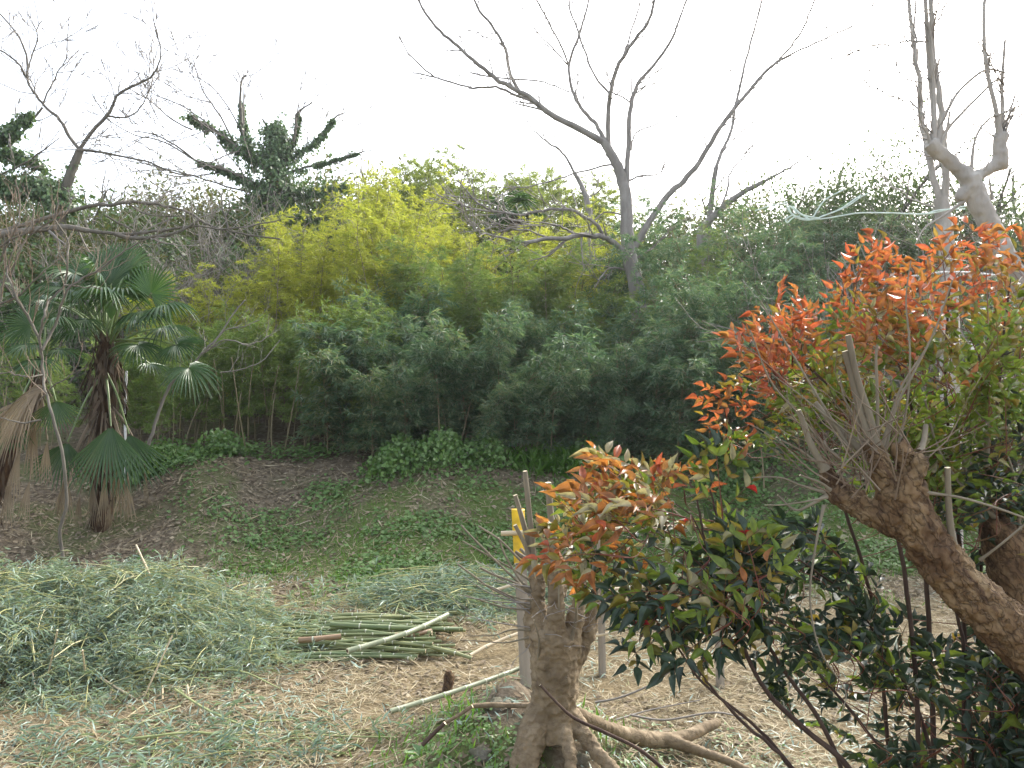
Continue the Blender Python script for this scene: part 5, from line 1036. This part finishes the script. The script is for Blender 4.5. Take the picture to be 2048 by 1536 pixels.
pw = at(252, 820, 13.2); mm = MB(); mm.tube([(pw[0], 13.2, gz(pw[0], 13.2) - .05), at(250, 820, 13.2), at(253, 742, 13.2)], [.02, .02, .018], 7, 0, 0); tag(mm.build('white_stake', M['white'], origin=(pw[0], 13.2, gz(pw[0], 13.2))), 'thin white stake behind the palm trunk', 'stake')

# ------------------------------------------------------------------ nandina bushes
def leaf_template(curl, fold):
    st = np.array([0, .12, .3, .52, .76, 1.0]); hw = np.array([0, .62, 1.0, .86, .42, 0]) * .5; z = -curl * st ** 2; V = [(0, 0, 0)]; 
    for s, h_, zz in list(zip(st, hw, z))[1:-1]: V += [(s, h_, zz + fold * h_), (s, 0, zz), (s, -h_, zz + fold * h_)]
    V.append((1, 0, z[-1])); F = [(0, 2, 1), (0, 3, 2)]
    for i in range(3): o = 1 + i * 3; F += [(o, o + 1, o + 4), (o, o + 4, o + 3), (o + 1, o + 2, o + 5), (o + 1, o + 5, o + 4)]
    F += [(10, 11, 13), (11, 12, 13)]; return np.array(V), np.array(F)
LT = [leaf_template(.18, .45), leaf_template(.42, .6), leaf_template(-.08, .3), leaf_template(.3, .95)]
LM = {}
def leaf_mesh(k, mat):
    if (k, mat) not in LM:
        mm = MB(); mm.add(*LT[k]); o = mm.build('leaf', M['n_' + mat]); LM[(k, mat)] = o.data; bpy.data.objects.remove(o)
    return LM[(k, mat)]

def nandina(base, label, stems, fronds, seed, leaf=(.055, .085), nmax=300):
    q = np.random.default_rng(seed); root = thing('nandina_bush', base, label, 'bush'); SP = []
    for pts, w0, w1, Y in stems:
        P = px_path(pts, Y, 6); P = P + rng.normal(size=P.shape) * .0016; mm = MB(); mm.tube(P, np.linspace(wpx(w0 * .75, Y), wpx(w1 * .75, Y), len(P)), 8, 0, 0, lump=.05); mm.build('stem', M['stem_dark'], root); SP.append(P[len(P) // 3:])
    SP = np.vstack(SP); leaves = []; mp = MB()
    for tip, d, n_up, Lr, colfn in fronds:
        b_ = tip - d * Lr; j = np.argmin(np.linalg.norm(SP - b_ + d * .1, axis=1)); s0 = SP[j]
        side = unit(np.cross(d, n_up)); n_up = np.cross(side, d)
        u = np.linspace(0, 1, 7); P = b_ + d * (Lr * u)[:, None] - UP * (.22 * Lr * u ** 2)[:, None]
        if np.linalg.norm(s0 - b_) < .45: mp.tube(catmull([s0, (s0 + b_) / 2 - UP * .02, b_, P[2]], 4), .0017, 4)
        mp.tube(P, np.linspace(.002, .0009, 7), 4)
        npair = 4
        for k in range(npair):
            f = .12 + .72 * k / (npair - 1); p0 = np.array([np.interp(f, u, P[:, i]) for i in range(3)])
            for sg in (-1, 1):
                pl = Lr * .45 * (1 - .65 * f) * q.uniform(.8, 1.2); pd = unit(d * .65 + side * sg * .85 + q.normal(size=3) * .12); pe = p0 + pd * pl
                if pl > .045:
                    mp.tube(np.array([p0, (p0 + pe) / 2 + n_up * .004, pe]), .0009, 3)
                    for ff in ((.6,) if pl < .085 else (.45, .8)):
                        for s2 in (-1, 1):
                            ld = unit(pd * .7 + np.cross(n_up, pd) * s2 * .75 + q.normal(size=3) * .15); leaves.append((p0 + pd * pl * ff, ld, n_up, q.uniform(*leaf) * .85, colfn(q)))
                leaves.append((pe, pd, n_up, q.uniform(*leaf), colfn(q)))
        leaves.append((P[-1], unit(P[-1] - P[-2]), n_up, q.uniform(*leaf) * 1.05, colfn(q)))
        for s2 in (-1, 1): leaves.append((P[-2], unit(d * .7 + side * s2 * .8), n_up, q.uniform(*leaf), colfn(q)))
    mp.build('leaf_stalks', M['petiole_red'], root)
    names = list(NCOL); big = sorted(range(len(leaves)), key=lambda i: -leaves[i][3] / leaves[i][0][1]); pick = set(big[:nmax]); mb_ = MB()
    for i, (p, d, n_, L, col) in enumerate(leaves):
        n_ = unit(n_ + q.normal(size=3) * .38); s_ = unit(np.cross(n_, d)); n2 = np.cross(d, s_); k = int(q.integers(0, 4)); W = L * q.uniform(.31, .40)
        if i in pick:
            o = bpy.data.objects.new('leaf', leaf_mesh(k, col)); COL.objects.link(o); o.parent = root; lp = p - base
            o.matrix_local = Matrix(((d[0] * L, s_[0] * W, n2[0] * L, lp[0]), (d[1] * L, s_[1] * W, n2[1] * L, lp[1]), (d[2] * L, s_[2] * W, n2[2] * L, lp[2]), (0, 0, 0, 1)))
        else:
            V, F = LT[k]; mb_.add(p + V[:, :1] * L * d + V[:, 1:2] * W * s_ + V[:, 2:] * L * n2, F, names.index(col))
    if mb_.n: tag(mb_.build('foliage', [M['n_' + k] for k in names], root), kind='stuff')
    print('nandina', label[:30], len(leaves)); return root

def in_poly(x, y, poly):
    c = False; j = len(poly) - 1
    for i in range(len(poly)):
        xi, yi = poly[i]; xj, yj = poly[j]
        if (yi > y) != (yj > y) and x < (xj - xi) * (y - yi) / (yj - yi) + xi: c = not c
        j = i
    return c
def choose(q, opts):
    r_ = q.random() * sum(w_ for _, w_ in opts)
    for k, w_ in opts:
        r_ -= w_
        if r_ <= 0: return k
    return opts[-1][0]
def fronds_in(poly, n, Y0, Y1, center, colour, seed, Lr=(.16, .28), out=.8, upw=.45, extra=()):
    q = np.random.default_rng(seed); fr = []; xs_ = [p[0] for p in poly]; ys_ = [p[1] for p in poly]
    pts = [(*e_, True) for e_ in extra]
    while len(pts) < n + len(extra):
        x, y = q.uniform(min(xs_), max(xs_)), q.uniform(min(ys_), max(ys_))
        if in_poly(x, y, poly): pts.append((x, y, False))
    for x, y, ex in pts:
        Y = q.uniform(Y0, Y1); tip = at(x, y, Y); o = np.array([x - center[0], 0, -(y - center[1])]); o = o / max(np.linalg.norm(o), 1)
        d = unit(o * out + UP * upw * q.uniform(.3, 1) + np.array([0, q.uniform(-.7, .5), 0]) + q.normal(size=3) * .25)
        nrm = unit(UP * .75 + np.array([0, -.55, 0]) + q.normal(size=3) * .3); cf = colour(x, y, q)
        fr.append((tip, d, nrm, q.uniform(*Lr), (lambda opts: (lambda qq: choose(qq, opts)))(cf)))
    return fr

# A: upper right bush, orange crown
topA = [(1400, 760), (1450, 640), (1520, 590), (1600, 560), (1700, 510), (1740, 450), (1800, 480), (1870, 470), (1960, 430), (2100, 420)]
def colA(x, y, q):
    t_ = np.interp(x, [p[0] for p in topA], [p[1] for p in topA]); e = (y - t_) + q.normal() * 42 + max(0, (x - 1750)) * .12
    if e < 75: return [('red', 3), ('orange', 2), ('olive', .3)]
    if e < 145: return [('orange', 3), ('olive', 1.5), ('red', .6), ('pale', .3)]
    if e < 230: return [('olive', 2), ('green', 2.5), ('orange', .5), ('pale', .3)]
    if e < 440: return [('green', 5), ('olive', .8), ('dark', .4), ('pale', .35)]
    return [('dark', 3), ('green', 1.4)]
pa = [(1470, 650), (1560, 600), (1640, 570), (1700, 520), (1750, 460), (1800, 500), (1880, 490), (1960, 450), (2120, 450), (2120, 1000), (1900, 1000), (1700, 880), (1560, 830), (1520, 700)]
baseA = at(1900, 1800, 3.1); baseA[2] = gz(baseA[0], baseA[1])
def foot(px, Y, py=2000): 
    b_ = at(px, py, Y); return (px, HZ + (CAMH - gz(b_[0], Y) + .05) / Y * FPX)
frA = fronds_in(pa, 92, 2.7, 3.4, (1850, 1000), colA, 61, (.2, .34), extra=[(1430, 745), (1440, 755), (1470, 735), (1500, 720), (1455, 635), (1470, 650), (1505, 600), (1560, 560), (1590, 560), (1740, 450), (1745, 470), (1790, 500), (1830, 520), (1960, 425), (1880, 470), (2010, 430), (2045, 450), (2055, 520), (2060, 610), (1530, 690), (1550, 760), (1520, 850), (1450, 860), (1425, 830)])
frA += fronds_in([(1640, 640), (1760, 600), (1900, 560), (2120, 560), (2120, 1000), (1900, 980), (1760, 860), (1640, 780)], 70, 2.75, 3.4, (1880, 1050), colA, 66, (.2, .32), out=.6)
nandina(baseA, 'tall heavenly bamboo bush with an orange red crown at the upper right', [
    ([foot(1880, 3.1), (1860, 1300), (1840, 1000), (1820, 800), (1760, 640)], 16, 5, 3.1), ([foot(1920, 3.2), (1930, 1300), (1910, 1000), (1890, 760), (1900, 560)], 15, 5, 3.2), ([foot(1840, 3.0), (1830, 1350), (1790, 1050), (1720, 850), (1600, 720), (1520, 680)], 15, 4, 3.0),
    ([foot(1990, 3.1), (2000, 1300), (1980, 1000), (2000, 760), (2020, 560)], 15, 5, 3.1), ([foot(1800, 3.25), (1760, 1300), (1700, 1050), (1640, 880), (1560, 790), (1480, 745)], 12, 4, 3.25), ([foot(2080, 3.3), (2080, 1200), (2070, 900), (2060, 650)], 14, 5, 3.3)], frA, 71, (.036, .06))
# B: nearer bush reaching left over the stump
def colB(x, y, q):
    e = (x - 1080) * .55 + (y - 930) * .8 + q.normal() * 55
    if e < 90: return [('orange', 3), ('pale', 1.6), ('red', .5), ('olive', .6)]
    if e < 190: return [('crimson', .12), ('olive', 2.6), ('orange', 1.1), ('green', 1.4), ('pale', .8)]
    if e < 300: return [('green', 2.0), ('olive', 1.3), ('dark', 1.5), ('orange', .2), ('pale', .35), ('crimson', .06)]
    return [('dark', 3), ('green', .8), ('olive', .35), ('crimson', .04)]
pB = [(1090, 1010), (1200, 910), (1330, 930), (1420, 930), (1500, 1000), (1560, 1050), (1600, 1120), (1560, 1260), (1420, 1300), (1280, 1290), (1210, 1230), (1190, 1180), (1130, 1140), (1090, 1060)]
baseB = at(1720, 1800, 2.75); baseB[2] = gz(baseB[0], baseB[1])
frB = fronds_in(pB, 42, 2.4, 3.0, (1480, 1150), colB, 62, (.18, .32), upw=.25, extra=[(1180, 880), (1190, 900), (1150, 940), (1110, 970), (1095, 1020), (1075, 1080), (1120, 1130), (1260, 930), (1300, 920), (1360, 900), (1430, 850), (1225, 1190), (1200, 1160), (1400, 1300), (1330, 1310), (1250, 1290)])
nandina(baseB, 'heavenly bamboo bush in front of the stump with orange tips and a few crimson leaves', [
    ([foot(1780, 2.75), (1700, 1540), (1600, 1450), (1530, 1380), (1480, 1280), (1440, 1180), (1410, 1080), (1395, 1000)], 18, 5, 2.75), ([foot(1700, 2.7), (1600, 1560), (1520, 1460), (1400, 1360), (1330, 1250)], 14, 4, 2.7), ([foot(1740, 2.85), (1660, 1480), (1560, 1330), (1470, 1180), (1440, 1060), (1420, 980)], 14, 5, 2.85), ([foot(1690, 2.65), (1580, 1530), (1480, 1440), (1420, 1370), (1390, 1330)], 12, 5, 2.65), ([(1470, 1250), (1400, 1130), (1300, 1060), (1200, 1040), (1100, 1070)], 5, 2, 2.7), ([(1430, 1140), (1380, 1030), (1290, 980), (1200, 930)], 5, 2, 2.7)], frB, 72, (.05, .08))
# C: dark lower foliage under the leaning trunk
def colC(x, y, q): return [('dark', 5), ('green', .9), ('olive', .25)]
pC = [(1480, 1050), (1640, 1010), (1800, 1080), (1900, 1200), (2000, 1300), (2120, 1420), (2120, 1640), (1750, 1640), (1620, 1480), (1500, 1330), (1440, 1250)]
baseC = at(1900, 1850, 3.0); baseC[2] = gz(baseC[0], baseC[1])
frC = fronds_in([(1600, 1050), (1760, 1120), (1900, 1330), (1960, 1640), (1700, 1640), (1560, 1400), (1480, 1250)], 12, 2.8, 3.6, (1750, 1500), colC, 67, (.15, .28), upw=.1, out=.4) + fronds_in(pC, 44, 2.7, 3.4, (1800, 1500), colC, 63, (.18, .3), upw=.2, out=.5) + fronds_in([(1850, 950), (2120, 960), (2120, 1640), (1880, 1640), (1900, 1250)], 74, 2.9, 3.5, (2000, 1300), colC, 64, (.15, .25), upw=.2, out=.5)
nandina(baseC, 'dark green heavenly bamboo bush in the shade under the leaning trunk', [
    ([foot(1900, 3.0), (1860, 1500), (1800, 1350), (1700, 1200), (1600, 1120)], 14, 4, 3.0), ([foot(1950, 3.1), (1940, 1450), (1920, 1250), (1880, 1150)], 16, 6, 3.1), ([foot(1860, 2.9), (1800, 1560), (1700, 1420), (1620, 1330), (1540, 1240)], 12, 4, 2.9), ([foot(1990, 3.2), (1985, 1450), (1970, 1250), (1960, 1100)], 18, 7, 3.2), ([foot(2030, 3.1), (2030, 1400), (2040, 1200)], 18, 8, 3.1)], frC, 73, (.05, .08))

for o in bpy.data.objects:
    if o.parent is not None and o.name.split('.')[0] in ('twigs', 'leaf_stalks', 'fibre') or (o.parent is not None and o.parent.name.startswith('leafless_bush')): o['kind'] = 'stuff'
# thin bluish volume added in place of a smudge and veil of glare
mh = bpy.data.materials.new('haze'); mh.use_nodes = True; th = mh.node_tree; th.nodes.clear()
ho = th.nodes.new('ShaderNodeOutputMaterial'); hv = th.nodes.new('ShaderNodeVolumePrincipled'); hv.inputs['Color'].default_value = (.92, .96, 1, 1); hv.inputs['Density'].default_value = .0006; hv.inputs['Anisotropy'].default_value = .55
th.links.new(hv.outputs[0], ho.inputs['Volume'])
mm = MB(); x0, x1, y0, y1, z0, z1 = -92, 92, -14, 112, -1.5, 19
mm.add([(x0, y0, z0), (x1, y0, z0), (x1, y1, z0), (x0, y1, z0), (x0, y0, z1), (x1, y0, z1), (x1, y1, z1), (x0, y1, z1)], np.array([[3, 2, 1, 0], [4, 5, 6, 7], [0, 1, 5, 4], [1, 2, 6, 5], [2, 3, 7, 6], [3, 0, 4, 7]]))
tag(mm.build('haze', mh, smooth=False), 'thin bluish winter haze in the air over the garden', 'haze', kind='stuff')
dead = [o for o in bpy.data.objects if o.parent is None and o.type in ('EMPTY', 'MESH') and 'label' not in o.keys() and 'kind' not in o.keys()]
for o in dead:
    for c_ in list(o.children): bpy.data.objects.remove(c_)
    bpy.data.objects.remove(o)
print('objects', len(bpy.data.objects), 'tris', sum(len(m_.polygons) for m_ in bpy.data.meshes))
